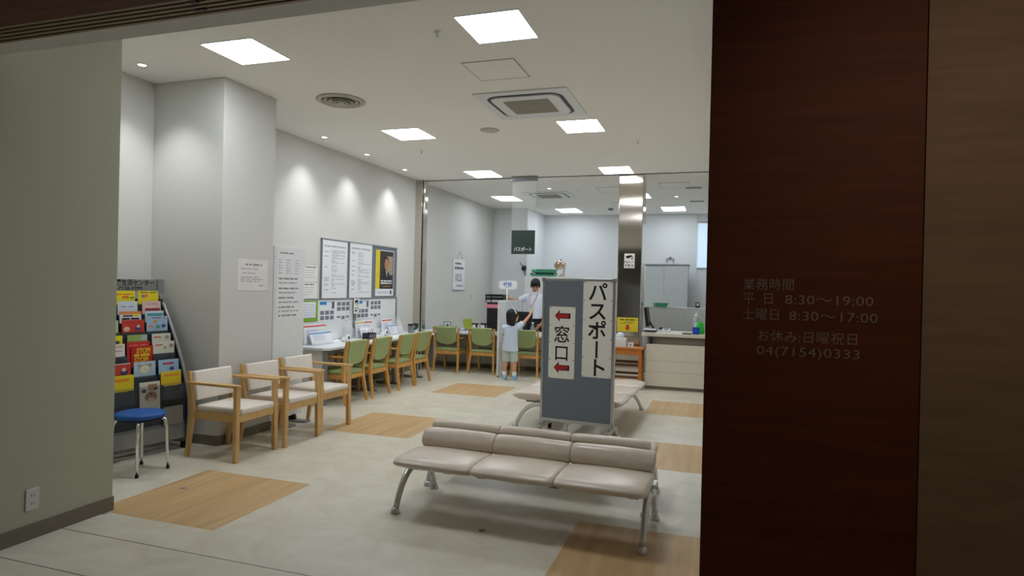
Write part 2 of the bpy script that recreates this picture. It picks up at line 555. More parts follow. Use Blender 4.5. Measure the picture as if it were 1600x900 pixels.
def downlight(x, y, label, power, group='recessed spot lamps in the ceilings', spot=True):
    t = thing('downlight', label, 'downlight', (x, y, CEIL), 0, group)
    MB().lathe([(0.032, -0.0005), (0.046, -0.0005), (0.046, -0.006), (0.040, -0.008), (0.034, -0.004)], M_CHROME, 20).build('rim', parent=t)
    MB().lathe([(0, -0.003), (0.033, -0.003), (0.033, -0.0008), (0, -0.0008)], M_DLGLOW, 20).build('lens', parent=t)
    if spot:
        l = bpy.data.lights.new('spot_lamp', 'SPOT')
        l.energy = power
        l.spot_size = math.radians(88)
        l.spot_blend = 1.0
        l.shadow_soft_size = 0.03
        l.color = (0.97, 0.98, 1.0)
        lo = bpy.data.objects.new('spot_lamp', l)
        COL.objects.link(lo)
        lo.parent = t
        lo.location = (0, 0, -0.02)
        lo.rotation_euler = (0, math.radians(4), 0) if y > 5 else (math.radians(8), 0, 0)
for x, y, lb in ((-4.60, 4.04, 'recessed spot lamp over the brochure rack'), (-4.62, 6.63, 'recessed spot lamp over the near end of the writing desk'),
                 (-4.64, 7.65, 'recessed spot lamp over the middle of the writing desk'), (-4.66, 8.79, 'recessed spot lamp over the far end of the writing desk')):
    downlight(x, y, lb, DOWNLIGHT_W)
downlight(-2.92, 10.95, 'small recessed lamp in the office ceiling before the air conditioner', 4.0)
downlight(-0.80, 12.3, 'small recessed lamp in the office ceiling over the reception counter', 4.0)

# round air diffuser of concentric cones
t = thing('air_diffuser', 'round white air diffuser of concentric rings in the ceiling', 'air diffuser', (-3.54, 5.335, CEIL))
M_DIFF = mat('diffuser_paint', srgb(190, 186, 172), 0.6)
MB().lathe([(0.185, -0.001), (0.235, -0.001), (0.235, -0.008), (0.20, -0.022), (0.185, -0.012)], M_DIFF, 40).build('rim', parent=t)
for r, z in ((0.155, -0.016), (0.105, -0.022), (0.055, -0.026)):
    MB().lathe([(r - 0.018, -0.003), (r + 0.012, -0.004 + z * 0.3), (r + 0.014, z), (r - 0.004, z * 0.7)], M_DIFF, 36).build('ring', parent=t)
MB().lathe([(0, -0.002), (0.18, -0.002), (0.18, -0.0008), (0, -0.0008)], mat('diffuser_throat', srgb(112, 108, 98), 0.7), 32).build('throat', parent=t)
MB().lathe([(0, -0.028), (0.03, -0.026), (0.035, -0.01), (0, -0.01)], M_DIFF, 24).build('core', parent=t)

def aircon(x, y, s, label):
    t = thing('ceiling_air_conditioner', label, 'air conditioner', (x, y, CEIL))
    h = s / 2
    MB().box((-h, -h, -0.014), (h, h, -0.0005), M_WHITE, 0.004).build('panel', parent=t)
    def rr(a, c, n=6):
        out = []
        for qx, qy, a0 in ((1, 1, 0), (-1, 1, 90), (-1, -1, 180), (1, -1, 270)):
            for k in range(n + 1):
                an = math.radians(a0 + 90 * k / n)
                out.append((qx * (a - c) + c * math.cos(an), qy * (a - c) + c * math.sin(an)))
        return out
    o, i = rr(h * 0.82, 0.14), rr(h * 0.74, 0.10)
    m = MB()
    bm_ = m.bm
    O = [bm_.verts.new((*p, -0.0148)) for p in o]; I = [bm_.verts.new((*p, -0.0148)) for p in i]
    for k in range(len(O)):
        j = (k + 1) % len(O)
        bm_.faces.new((O[k], I[k], I[j], O[j]))
    m._mi(M_BLACK)
    m.build('outlet_slot', parent=t)
    MB().prism(rr(h * 0.73, 0.10), 'z', -0.026, -0.0145, M_WHITE, 0.003).build('face_plate', parent=t)
    m = MB()
    g = h * 0.49
    m.box((-g, -g, -0.0285), (g, g, -0.0262), mat('aircon_grille', srgb(150, 146, 134), 0.7))
    for k in range(14):
        yy = -g + (k + 0.5) * 2 * g / 14
        m.box((-g, yy - 0.008, -0.032), (g, yy + 0.004, -0.0285), mat('aircon_grille_slat', srgb(178, 173, 160), 0.7))
    m.build('grille', parent=t)
aircon(-1.765, 5.89, 0.90, 'square white air conditioner in the waiting room ceiling')
aircon(-3.12, 11.75, 0.86, 'square white air conditioner in the office ceiling beyond the shutter line')

def hatch(x, y, sx, sy, label, group=None):
    t = thing('access_hatch', label, 'ceiling hatch', (x, y, CEIL), 0, group)
    m = MB()
    w = 0.006
    for a, b in (((-sx / 2, -sy / 2), (sx / 2, -sy / 2 + w)), ((-sx / 2, sy / 2 - w), (sx / 2, sy / 2)), ((-sx / 2, -sy / 2), (-sx / 2 + w, sy / 2)), ((sx / 2 - w, -sy / 2), (sx / 2, sy / 2))):
        m.box((*a, -0.004), (*b, -0.0005), M_GREY)
    m.build('frame', parent=t)
    MB().box((-sx / 2 + w, -sy / 2 + w, -0.003), (sx / 2 - w, sy / 2 - w, -0.0005), M_CEIL).build('lid', parent=t)
hatch(-1.775, 4.89, 0.44, 0.45, 'square access hatch in the ceiling before the air conditioner')
hatch(-1.85, 11.3, 0.5, 0.6, 'square access hatch in the office ceiling in front of the other office hatch')
hatch(-1.9, 13.3, 0.5, 0.7, 'square access hatch deep in the office ceiling')
hatch(-0.75, 11.0, 0.5, 0.6, 'square access hatch in the office ceiling above the reception counter')
def sprinkler(x, y, label):
    t = thing('sprinkler', label, 'sprinkler', (x, y, CEIL), 0, 'ceiling sprinklers')
    MB().lathe([(0.030, -0.0005), (0.030, -0.005), (0.014, -0.009), (0.010, -0.02), (0, -0.02)], M_WHITE, 18).build('rose', parent=t)
    MB().lathe([(0.004, -0.02), (0.004, -0.032), (0.014, -0.034), (0.014, -0.037), (0, -0.037)], M_ALU, 14).build('deflector', parent=t)
sprinkler(-1.916, 4.05, 'ceiling sprinkler beside the big lamp above the front bench')
sprinkler(-3.78, 7.58, 'ceiling sprinkler over the green chairs at the writing desk')
sprinkler(-0.96, 7.63, 'ceiling sprinkler close to the dark pier')
sprinkler(-2.45, 11.2, 'ceiling sprinkler in the office beside the air conditioner')
tag(MB().lathe([(0.11, -0.0005), (0.11, -0.006), (0.09, -0.012), (0, -0.013)], M_DIFF, 30).build('ceiling_speaker', loc=(-2.516, 6.75, CEIL)), 'flat round ceiling speaker behind the air conditioner', 'speaker')
tag(MB().lathe([(0.06, -0.0005), (0.06, -0.02), (0.045, -0.045), (0, -0.05)], M_GREY, 24).build('smoke_detector', loc=(-2.3, 13.9, CEIL)), 'round smoke detector in the office ceiling near the back wall', 'smoke detector')
for x, y, lb in ((-0.45, 11.3, 'slim grey vent in the office ceiling close to the reception counter'), (-0.45, 13.0, 'slim grey vent deeper in the office ceiling close to the pier')):
    t = thing('ceiling_vent', lb, 'vent', (x, y, CEIL), 0, 'slim office vents')
    MB().box((-0.13, -0.06, -0.012), (0.13, 0.06, -0.0005), M_GREY, 0.003).build('frame', parent=t)
    m = MB()
    for k in range(5):
        m.box((-0.12, -0.05 + 0.022 * k, -0.015), (0.12, -0.042 + 0.022 * k, -0.012), M_ALU)
    m.build('grille', parent=t)

# hanging acrylic sign before the office
t = thing('hanging_sign', 'dark green sign plate in clear acrylic hanging from the ceiling', 'sign', (-3.0, 9.70, 0))
MB().box((-0.215, -0.03, CEIL - 0.075), (0.215, 0.03, CEIL - 0.001), M_GREY, 0.004).build('ceiling_bracket', parent=t)
MB().box((-0.20, -0.004, 2.363), (0.20, 0.004, CEIL - 0.075), M_SHEET).build('acrylic_sheet', parent=t)
pl = MB().box((-0.195, -0.006, 1.98), (0.195, 0.006, 2.36), mat('sign_green', srgb(44, 62, 58), 0.4)).build('sign_plate', parent=t)
text('lettering', 'パスポート', 0.072, M_PAPER, pl, (0, -0.0065, 2.03), ROT_MY, 0.0012, 'CENTER', 0.86)

# ================================================================ BENCHES
def seat_pad(L, prof, e=0.55):
    """a puffed pad: closed (u, z) profile lofted along its length with drawn-in ends"""
    rings = []
    cu = sum(p[0] for p in prof) / len(prof)
    cz = sum(p[1] for p in prof) / len(prof)
    for t, k in ((0.0, 0.55), (0.008, 0.72), (0.025, 0.84), (0.06, 0.93), (0.15, 0.99), (0.5, 1.04), (0.85, 0.99), (0.94, 0.93), (0.975, 0.84), (0.992, 0.72), (1.0, 0.55)):
        x = (t - 0.5) * L
        k = k if k > 1 else 1 - (1 - k) * (1 - e) / 0.45
        rings.append([(x, cu + (u - cu) * (1 - (1 - k) * 0.45), cz + (z - cz) * k) for u, z in prof])
    return rings

def smooth_closed(pts, n=4):
    out = []
    N = len(pts)
    for i in range(N):
        p0, p1, p2, p3 = (Vector(pts[(i + j) % N]) for j in (-1, 0, 1, 2))
        for k in range(n):
            t = k / n
            out.append(tuple(0.5 * ((2 * p1) + (p2 - p0) * t + (2 * p0 - 5 * p1 + 4 * p2 - p3) * t * t + (3 * p1 - p0 - 3 * p2 + p3) * t ** 3)))
    return out

SEAT_PROF = smooth_closed([(-0.342, 0.326), (-0.325, 0.345), (-0.27, 0.360), (-0.10, 0.366), (0.06, 0.352), (0.11, 0.335), (0.11, 0.30), (0.06, 0.283), (-0.12, 0.276), (-0.24, 0.280), (-0.318, 0.305)])
BACK_PROF = smooth_closed([(0.070, 0.350), (0.062, 0.388), (0.078, 0.424), (0.105, 0.453), (0.140, 0.464), (0.172, 0.455), (0.188, 0.425), (0.182, 0.40), (0.165, 0.36), (0.145, 0.335), (0.10, 0.330)])
W3 = 0.525

def make_bench(label):
    """single row of three; its front looks towards -y, the back crest lies near y = +0.15, feet at y -0.27 and +0.27"""
    t = thing('waiting_bench', label, 'bench')
    for k in (-1, 0, 1):
        MB().loft(seat_pad(W3 - 0.002, SEAT_PROF, 0.62), M_BENCH).build('seat', parent=t, loc=(k * W3, 0, 0))
        MB().loft(seat_pad(W3 - 0.004, BACK_PROF, 0.80), M_BENCH).build('backrest', parent=t, loc=(k * W3, 0, 0))
    m = MB()
    m.box((-0.80, -0.05, 0.235), (0.80, 0.03, 0.272), M_SILVER, 0.006)
    for k in range(-3, 4):
        m.box((k * 0.235 - 0.03, -0.19, 0.256), (k * 0.235 + 0.03, 0.12, 0.279), M_GREY, 0.003)
    m.box((-0.80, 0.03, 0.272), (-0.74, 0.14, 0.285), M_SILVER).box((0.74, 0.03, 0.272), (0.80, 0.14, 0.285), M_SILVER)
    m.build('beam', parent=t)
    m = MB()
    for k in (-1, 0, 1):
        for s in (-0.13, 0.13):
            m.bar((k * W3 + s, 0.08, 0.275), (k * W3 + s, 0.17, 0.40), 0.03, 0.008, M_DARK)
    m.build('back_brackets', parent=t)
    for sx in (-0.775, 0.775):
        pts = bez((sx, -0.285, 0.02), (sx, -0.215, 0.20), (sx, -0.12, 0.25), (sx, 0.0, 0.252), 9)
        lg = MB().tube(pts, [0.019 + 0.004 * i / 9 for i in range(10)], M_SILVER, 14).build('leg', parent=t)
        MB().lathe([(0, 0), (0.029, 0), (0.031, 0.008), (0.026, 0.022), (0.019, 0.036), (0, 0.036)], M_SILVER, 18, (sx, -0.288, 0)).build('foot', parent=lg)
        pts = bez((sx, 0.250, 0.02), (sx, 0.20, 0.18), (sx, 0.12, 0.245), (sx, 0.0, 0.25), 9)
        lg = MB().tube(pts, [0.019 + 0.004 * i / 9 for i in range(10)], M_SILVER, 14).build('leg', parent=t)
        MB().lathe([(0, 0), (0.029, 0), (0.031, 0.008), (0.026, 0.022), (0.019, 0.036), (0, 0.036)], M_SILVER, 18, (sx, 0.252, 0)).build('foot', parent=lg)
    return t
G = 'beige three seat waiting benches'
b1 = make_bench('beige three seat bench facing the shop front, its seats toward the viewer')
b1['group'] = G
b1.location = (-1.135, 3.86, 0)
b1.rotation_euler.z = math.radians(-1.8)
def place_bench(x, y, rz, label):
    c = copy_tree(b1)
    c.location = (x, y, 0)
    c.rotation_euler = (0, 0, rz)
    c['label'] = label
place_bench(-1.185, 4.40, PI + math.radians(-1.8), 'beige three seat bench back to back behind the front bench')
A = math.radians(-2)
place_bench(-1.17, 6.98, PI / 2 + A, 'beige bench behind the grey sign board, its seats toward the reception counter')
place_bench(-1.67, 7.06, -PI / 2 + A, 'beige bench behind the grey sign board, its seats toward the writing desk')

# ================================================================ BEECH ARMCHAIRS (front towards +x)
def make_armchair(label):
    t = thing('armchair', label, 'chair', group='beech armchairs with cream pads')
    for s in (-1, 1):
        MB().bar((0.23, 0.232 * s, 0), (0.225, 0.225 * s, 0.60), 0.036, 0.042, M_BEECH, 0.004, (0, 1, 0), 0.034, 0.046).build('front_leg', parent=t)
        m = MB()
        m.bar((-0.265, 0.225 * s, 0), (-0.215, 0.222 * s, 0.36), 0.032, 0.030, M_BEECH, 0.004, (0, 1, 0), 0.044, 0.032)
        m.bar((-0.215, 0.222 * s, 0.352), (-0.262, 0.222 * s, 0.70), 0.044, 0.032, M_BEECH, 0.004, (0, 1, 0), 0.032, 0.028)
        m.build('rear_leg', parent=t)
        MB().prism([(-0.27, 0.012), (-0.05, 0.026), (0.19, 0.032), (0.255, 0.024), (0.255, -0.024), (0.19, -0.03), (-0.05, -0.024), (-0.27, -0.012)], 'z', 0.595, 0.618, M_BEECH, 0.006,
                   Matrix.Translation((0, 0.232 * s, 0))).build('armrest', parent=t)
        MB().box((-0.21, 0.212 * s - 0.011, 0.315), (0.215, 0.212 * s + 0.011, 0.375), M_BEECH, 0.003).build('seat_rail', parent=t)
    MB().box((0.212, -0.212, 0.315), (0.236, 0.212, 0.375), M_BEECH, 0.003).build('seat_rail', parent=t)
    MB().box((-0.228, -0.205, 0.325), (-0.206, 0.205, 0.375), M_BEECH, 0.003).build('seat_rail', parent=t)
    MB().box((-0.205, -0.20, 0.372), (0.25, 0.20, 0.425), M_CREAM, 0.02, 4, smooth=True).build('seat', parent=t)
    MB().box((-0.022, -0.208, -0.115), (0.022, 0.208, 0.125), M_CREAM, 0.016, 4, Matrix.Translation((-0.222, 0, 0.575)) @ Matrix.Rotation(math.radians(-8), 4, 'Y'), smooth=True).build('backrest', parent=t)
    return t
ch = make_armchair('beech armchair with cream pads standing beside the brochure rack')
ch.location = (-3.845, 4.335, 0)
for x, y, a, lb in ((-3.80, 4.885, -1, 'beech armchair with cream pads between the two other cream armchairs'), (-3.825, 5.445, -2, 'beech armchair with cream pads at the end of its row toward the writing desk')):
    c = copy_tree(ch)
    c.location = (x, y, 0)
    c.rotation_euler = (0, 0, math.radians(a))
    c['label'] = lb

# ================================================================ GREEN CHAIRS (front towards +x)
def make_green_chair(label):
    t = thing('desk_chair', label, 'chair', group='green padded chairs at the counters')
    for s in (-1, 1):
        m = MB()
        m.bar((-0.25, 0.225 * s, 0), (-0.185, 0.200 * s, 0.38), 0.030, 0.030, M_OAK, 0.004, (0, 1, 0), 0.042, 0.032)
        m.bar((-0.185, 0.200 * s, 0.37), (-0.255, 0.225 * s, 0.755), 0.042, 0.032, M_OAK, 0.004, (0, 1, 0), 0.032, 0.028)
        m.build('rear_leg', parent=t)
        MB().bar((0.22, 0.215 * s, 0), (0.20, 0.215 * s, 0.56), 0.034, 0.036, M_OAK, 0.004, (0, 1, 0), 0.032, 0.032).build('front_leg', parent=t)
        MB().prism([(-0.205, 0.012), (-0.05, 0.022), (0.16, 0.026), (0.22, 0.02), (0.22, -0.02), (0.16, -0.024), (-0.05, -0.02), (-0.205, -0.012)], 'z', 0.556, 0.580, M_OAK, 0.006,
                   Matrix.Translation((0, 0.217 * s, 0))).build('armrest', parent=t)
        MB().box((-0.19, 0.198 * s - 0.011, 0.30), (0.20, 0.198 * s + 0.011, 0.352), M_OAK, 0.003).build('seat_rail', parent=t)
    MB().box((0.186, -0.20, 0.30), (0.210, 0.20, 0.352), M_OAK, 0.003).build('seat_rail', parent=t)
    MB().box((-0.205, -0.19, 0.30), (-0.183, 0.19, 0.352), M_OAK, 0.003).build('seat_rail', parent=t)
    MB().box((-0.20, -0.195, 0.350), (0.235, 0.195, 0.398), M_GREEN, 0.02, 4, smooth=True).build('seat', parent=t)
    # shield shaped back pad, straight on top and rounded below
    out = [(-0.186, 0.165), (0.186, 0.165)]
    for k in range(0, 13):
        a = PI * k / 12
        ca, sa = math.cos(a), math.sin(a)
        out.append((0.182 * math.copysign(abs(ca) ** 0.8, ca), -0.02 - 0.115 * abs(sa) ** 0.8))
    M = Matrix.Translation((-0.222, 0, 0.600)) @ Matrix.Rotation(math.radians(-10), 4, 'Y')
    MB().prism(out, 'x', -0.022, 0.022, M_GREEN, 0.012, M).build('backrest', parent=t)
    MB().bar((-0.215, -0.205, 0.55), (-0.215, 0.205, 0.55), 0.016, 0.03, M_OAK).build('back_rail', parent=t)
    return t
gc = make_green_chair('green padded wooden chair at the writing desk end beside the cream armchairs')
spots = [(-4.39, 6.72, 178), (-4.375, 7.28, 181), (-4.36, 7.955, 180), (-4.37, 8.49, 179)]
gl = [None, 'green padded wooden chair at the writing desk, second from the cream armchairs', 'green padded wooden chair at the writing desk, third from the cream armchairs', 'green padded wooden chair at the writing desk end toward the office']
for (x, y, a), lb in zip(spots, gl):
    o = gc if lb is None else copy_tree(gc)
    o.location = (x, y, 0)
    o.rotation_euler = (0, 0, math.radians(a))
    if lb:
        o['label'] = lb
for x, y, a, lb in ((-4.31, 9.95, 90, 'green padded chair at the far counter beside the steel jamb'), (-3.69, 9.99, 89, 'green padded chair at the far counter beside the white divider'),
                    (-2.95, 9.97, 91, 'green padded chair at the far counter, half hidden behind the girl')):
    o = copy_tree(gc)
    o.location = (x, y, 0)
    o.rotation_euler = (0, 0, math.radians(a))
    o['label'] = lb

# ================================================================ WRITING DESK
t = thing('writing_desk', 'long white writing desk running along the white wall', 'desk', (-4.62, 7.85, 0))
MB().prism([(-0.30, -1.50), (0.24, -1.50), (0.30, -1.44), (0.30, 1.42), (0.22, 1.50), (-0.30, 1.50)], 'z', 0.65, 0.68, M_DESK, 0.004).build('tabletop', parent=t)
MB().box((-0.29, -1.44, 0.02), (0.20, -1.415, 0.65), mat('desk_end_panel', srgb(214, 210, 202), 0.5)).build('end_panel', parent=t)
MB().box((0.20, -1.45, 0), (0.245, -1.405, 0.65), M_GREY, 0.004).build('leg', parent=t)
for y in (-0.295, 0.372, 1.10):
    lg = MB().box((0.13, y - 0.025, 0.03), (0.18, y + 0.025, 0.65), M_GREY, 0.005).build('leg', parent=t)
    MB().box((-0.12, y - 0.03, 0.0), (0.26, y + 0.03, 0.03), M_GREY, 0.006).build('foot', parent=lg)
MB().box((-0.27, -1.40, 0.60), (0.24, 1.40, 0.65), M_GREY, 0.004).build('apron', parent=t)

def lines(m, x, y0, y1, zs, ink, h=0.008, jitter=0.0, gaps=True, face='px', seed=1):
    """rows of illegible small print: thin strips on a sheet; face px looks to +X, my looks to -Y"""
    R = random.Random(seed)
    for z in zs:
        y = y0
        e = y1 - R.random() * jitter * (y1 - y0)
        while y < e - 0.004:
            w = min(R.uniform(0.02, 0.09) * (1.0 if gaps else 9), e - y)
            if face == 'px':
                m.box((x, y, z - h / 2), (x + 0.0006, y + w, z + h / 2), ink)
            else:
                m.box((y, x - 0.0006, z - h / 2), (y + w, x, z + h / 2), ink)
            y += w + R.uniform(0.006, 0.02)

def sheet(name, label, cat, X, y0, y1, z0, z1, paper, th=0.002, group=None):
    o = thing(name, label, cat, (X, (y0 + y1) / 2, (z0 + z1) / 2), 0, group)
    p = MB().box((0, y0 - (y0 + y1) / 2, z0 - (z0 + z1) / 2), (th, y1 - (y0 + y1) / 2, z1 - (z0 + z1) / 2), paper).build('paper', parent=o)
    return o

# ---- pin board with three posters above the desk
t = thing('pin_board', 'grey felt pin board with posters above the writing desk', 'notice board', (XL + 0.002, 8.045, 1.63))
MB().box((0, -1.0, -0.395), (0.02, 1.0, 0.395), M_BFELT).build('felt_panel', parent=t)
m = MB()
for a, b in (((-1.005, 0.385), (1.005, 0.40)), ((-1.005, -0.40), (1.005, -0.385)), ((-1.005, -0.40), (-0.988, 0.40)), ((0.988, -0.40), (1.005, 0.40))):
    m.box((0, *a), (0.026, *b), M_GREY, 0.002)
m.build('frame', parent=t)
XB = XL + 0.0235
def fine_poster(label, y0, y1, z0, z1, seed, dense):
    o = sheet('notice_poster', label, 'poster', XB, y0, y1, z0, z1, M_PAPER, group='white notice posters on the pin board')
    h, w = (z1 - z0) / 2, (y1 - y0) / 2
    m = MB()
    lines(m, 0.002, -w * 0.86, w * 0.86, [h * 0.80], M_INK, 0.022, 0.05, seed=seed)
    zs = [h * (0.66 - 0.052 * k) for k in range(29)]
    R = random.Random(seed)
    for z in zs:
        if R.random() < (0.92 if dense else 0.62):
            lines(m, 0.002, -w * 0.28, w * R.choice((0.0, 0.2, 0.85)), [z], M_INK, 0.009, 0.2, seed=R.randint(0, 9999))
        if R.random() < 0.35:
            lines(m, 0.002, -w * 0.84, -w * 0.45, [z], M_INK, 0.012, 0.4, seed=R.randint(0, 9999))
    m.build('print', parent=o)
fine_poster('white notice poster of dense small print at the near end of the pin board', 7.055, 7.635, 1.235, 2.01, 3, True)
fine_poster('white notice poster of spaced small print in the middle of the pin board', 7.70, 8.29, 1.245, 2.02, 8, False)
o = thing('portrait_poster', 'dark poster with a suited figure and a yellow edge on the pin board', 'poster', (XB, 8.675, 1.61))
MB().box((0, -0.275, -0.345), (0.003, 0.275, 0.355), M_PAPER).build('paper', parent=o)
MB().box((0.003, -0.275, -0.235), (0.0045, -0.155, 0.355), plain(226, 206, 34, 0.5)).build('yellow_band', parent=o)
m = MB()
m.box((0.003, -0.155, -0.235), (0.0042, 0.262, 0.345), plain(52, 44, 38, 0.45))
m.box((0.0042, 0.05, -0.02), (0.0046, 0.24, 0.27), plain(168, 146, 122, 0.5))
m.prism([(-0.14, -0.10), (-0.10, 0.02), (-0.02, 0.07), (0.06, 0.06), (0.13, 0.0), (0.17, -0.10)], 'x', 0.0046, 0.0052, plain(34, 32, 40, 0.5))
hd = [(0.035 + 0.075 * math.cos(2 * PI * k / 16), 0.185 + 0.085 * math.sin(2 * PI * k / 16)) for k in range(16)]
m.prism(hd, 'x', 0.0050, 0.0055, plain(36, 28, 24, 0.5))
fc = [(0.045 + 0.062 * math.cos(2 * PI * k / 16), 0.140 + 0.090 * math.sin(2 * PI * k / 16)) for k in range(16)]
m.prism(fc, 'x', 0.0055, 0.0060, plain(176, 128, 98, 0.5))
m.prism([(0.02, 0.05), (0.075, 0.04), (0.06, -0.06)], 'x', 0.0055, 0.0060, plain(196, 190, 196, 0.5))
m.build('portrait', parent=o)
m = MB()
lines(m, 0.0062, -0.12, 0.24, [-0.115, -0.15], M_PAPER, 0.022, 0.1, seed=5)
lines(m, 0.0062, -0.06, 0.2, [-0.20], plain(190, 150, 40, 0.5), 0.014, 0.1, seed=6)
lines(m, 0.0035, -0.2, 0.16, [-0.28, -0.30], M_INK, 0.01, 0.2, seed=7)
m.box((0.0035, 0.17, -0.32), (0.004, 0.22, -0.26), M_INKD)
m.build('print', parent=o)

# ---- low white panels standing on the desk against the wall
def back_panel(y0, y1, label):
    o = thing('desktop_screen', label, 'panel', (XL + 0.004, (y0 + y1) / 2, 0.681), 0, 'white panels along the writing desk')
    w = (y1 - y0) / 2
    MB().box((0.004, -w + 0.02, 0.01), (0.016, w - 0.02, 0.54), M_WHITE).build('board', parent=o)
    m = MB()
    m.box((0, -w, 0.0), (0.022, -w + 0.03, 0.555), M_GREY, 0.002).box((0, w - 0.045, 0.0), (0.022, w, 0.555), M_GREY, 0.002).box((0, -w, 0.54), (0.022, w, 0.558), M_GREY, 0.002).box((0, -w, 0), (0.022, w, 0.012), M_GREY)
    m.build('frame', parent=o)
back_panel(6.50, 7.855, 'white framed panel on the desk with the green calendar')
back_panel(7.86, 9.09, 'white framed panel on the desk toward the office')
XP = XL + 0.022
o = sheet('wall_calendar', 'green bordered month calendar on the white desk panel', 'calendar', XP, 6.66, 6.98, 0.95, 1.215, plain(128, 176, 42, 0.6), 0.004)
MB().box((0.004, -0.14, -0.085), (0.005, 0.115, 0.115), M_PAPER).build('month_page', parent=o)
m = MB()
for k in range(7):
    m.box((0.005, -0.14 + k * 0.042, -0.085), (0.0056, -0.137 + k * 0.042, 0.085), plain(150, 150, 190, 0.6))
for k in range(6):
    m.box((0.005, -0.14, -0.085 + k * 0.034), (0.0056, 0.115, -0.082 + k * 0.034), plain(150, 150, 190, 0.6))
m.build('grid_print', parent=o)
def photo_chart(label, y0, s):
    o = sheet('photo_guide', label, 'poster', XP, y0, y0 + 0.72 * s, 0.935, 1.21, M_PAPER, 0.002, 'photo size guides on the desk panels')
    m = MB()
    W = 0.36 * s
    m.box((0.002, -W * 0.97, 0.085), (0.0028, -W * 0.55, 0.125), plain(48, 128, 190, 0.5))
    m.box((0.002, -W * 0.97, 0.12), (0.0026, -W * 0.02, 0.128), plain(110, 170, 210, 0.5))
    m.box((0.002, -W * 0.22, 0.03), (0.0028, -W * 0.06, 0.12), plain(92, 90, 108, 0.5))
    for bx, bz, nr, nc in ((-0.93, -0.065, 2, 3), (0.12, -0.005, 2, 3)):
        for r in range(nr):
            for c in range(nc):
                y = W * bx + c * W * 0.30
                z = bz + 0.02 - r * 0.068 + (0.05 if bx > 0 else 0)
                m.box((0.002, y, z), (0.0028, y + W * 0.24, z + 0.052), plain(124, 122, 136, 0.5))
    for c in range(3):
        m.box((0.002, W * (0.12 + 0.3 * c), -0.10 - 0.02 * (c % 2)), (0.0028, W * (0.34 + 0.3 * c), -0.075), plain(124, 122, 136, 0.5))
    m.build('print', parent=o)
photo_chart('photo size guide sheet next to the green calendar', 7.01, 1.0)
photo_chart('photo size guide sheet behind the small camera notice', 7.90, 0.95)
o = sheet('camera_notice', 'small white security camera notice hanging between the desk panels', 'sign', XL + 0.06, 7.765, 7.905, 1.02, 1.235, M_PAPERW, 0.004)
m = MB()
m.bar((0.0045, -0.045, 0.055), (0.0045, 0.035, 0.075), 0.001, 0.034, M_INKB)
m.bar((0.0045, 0.0, 0.02), (0.0045, 0.045, 0.05), 0.001, 0.012, M_INKB)
lines(m, 0.004, -0.05, 0.05, [-0.03], M_INKD, 0.012, 0.0, seed=4)
lines(m, 0.004, -0.05, 0.04, [-0.065], M_INKD, 0.022, 0.0, seed=5)
m.build('pictogram', parent=o)
MB().box((-0.038, -0.008, 0.09), (0, 0.008, 0.107), M_WHITE).build('hook', parent=o)
# papers taped to the wall beside the pin board
def small_notice(label, y0, y1, z0, z1, seed):
    o = sheet('wall_notice', label, 'notice', XL + 0.001, y0, y1, z0, z1, mat('pinkish_paper', srgb(232, 229, 227), 0.8, var=0.02, scale=8), group='papers taped beside the pin board')
    m = MB()
    h, w = (z1 - z0) / 2, (y1 - y0) / 2
    lines(m, 0.002, -w * 0.8, w * 0.8, [h * 0.8], M_INKD, 0.012, 0.3, seed=seed)
    lines(m, 0.002, -w * 0.8, w * 0.8, [h * (0.4 - 0.3 * k) for k in range(4)], M_INK, 0.007, 0.5, seed=seed + 1)
    m.build('print', parent=o)
small_notice('small paper taped to the wall beside the pin board, upper of two', 6.70, 6.985, 1.46, 1.66, 31)
small_notice('small paper taped to the wall beside the pin board, lower of two', 6.70, 6.99, 1.245, 1.44, 35)

# ---- standing white board with an information sheet beside the column
t = thing('standing_board', 'tall white standing board with a printed sheet next to the column', 'board', (-4.215, 5.485, 0))
MB().box((-0.015, -0.245, 0.06), (0.015, 0.245, 1.80), M_WHITE, 0.004).build('panel', parent=t)
MB().box((-0.20, 0.05, 0), (0.20, 0.15, 0.016), M_GREY, 0.004).box((-0.20, -0.19, 0), (0.20, -0.09, 0.016), M_GREY, 0.004).build('base', parent=t)
MB().lathe([(0.02, 0), (0.026, 0.01), (0.02, 0.05), (0, 0.055)], M_BLACK, 14, (0.03, 0.10, 0.016)).box((-0.014, 0.05, 0.016), (0.014, 0.15, 0.07), M_DARK).build('clamp', parent=t)
o = sheet('information_sheet', 'long information sheet of printed lines on the standing board', 'notice', -4.1995, 5.275, 5.71, 1.06, 1.79, M_PAPER)
m = MB()
lines(m, 0.002, -0.17, 0.04, [0.315], M_INKM, 0.013, 0, seed=41)
for k in range(6):
    lines(m, 0.002, -0.19, -0.12, [0.245 - 0.027 * k], M_INK, 0.008, 0.3, seed=50 + k)
    lines(m, 0.002, -0.07, 0.02, [0.245 - 0.027 * k], M_INK, 0.008, 0.3, seed=60 + k)
    lines(m, 0.002, 0.07, 0.16, [0.245 - 0.027 * k], M_INK, 0.006, 0.6, seed=70 + k)
for k, z in enumerate((0.055, 0.012, -0.045, -0.088, -0.14, -0.185, -0.235, -0.275, -0.32)):
    lines(m, 0.002, -0.18, 0.16, [z], M_INK if k % 2 else M_INKM, 0.016, 0.35, seed=80 + k)
m.build('print', parent=o)
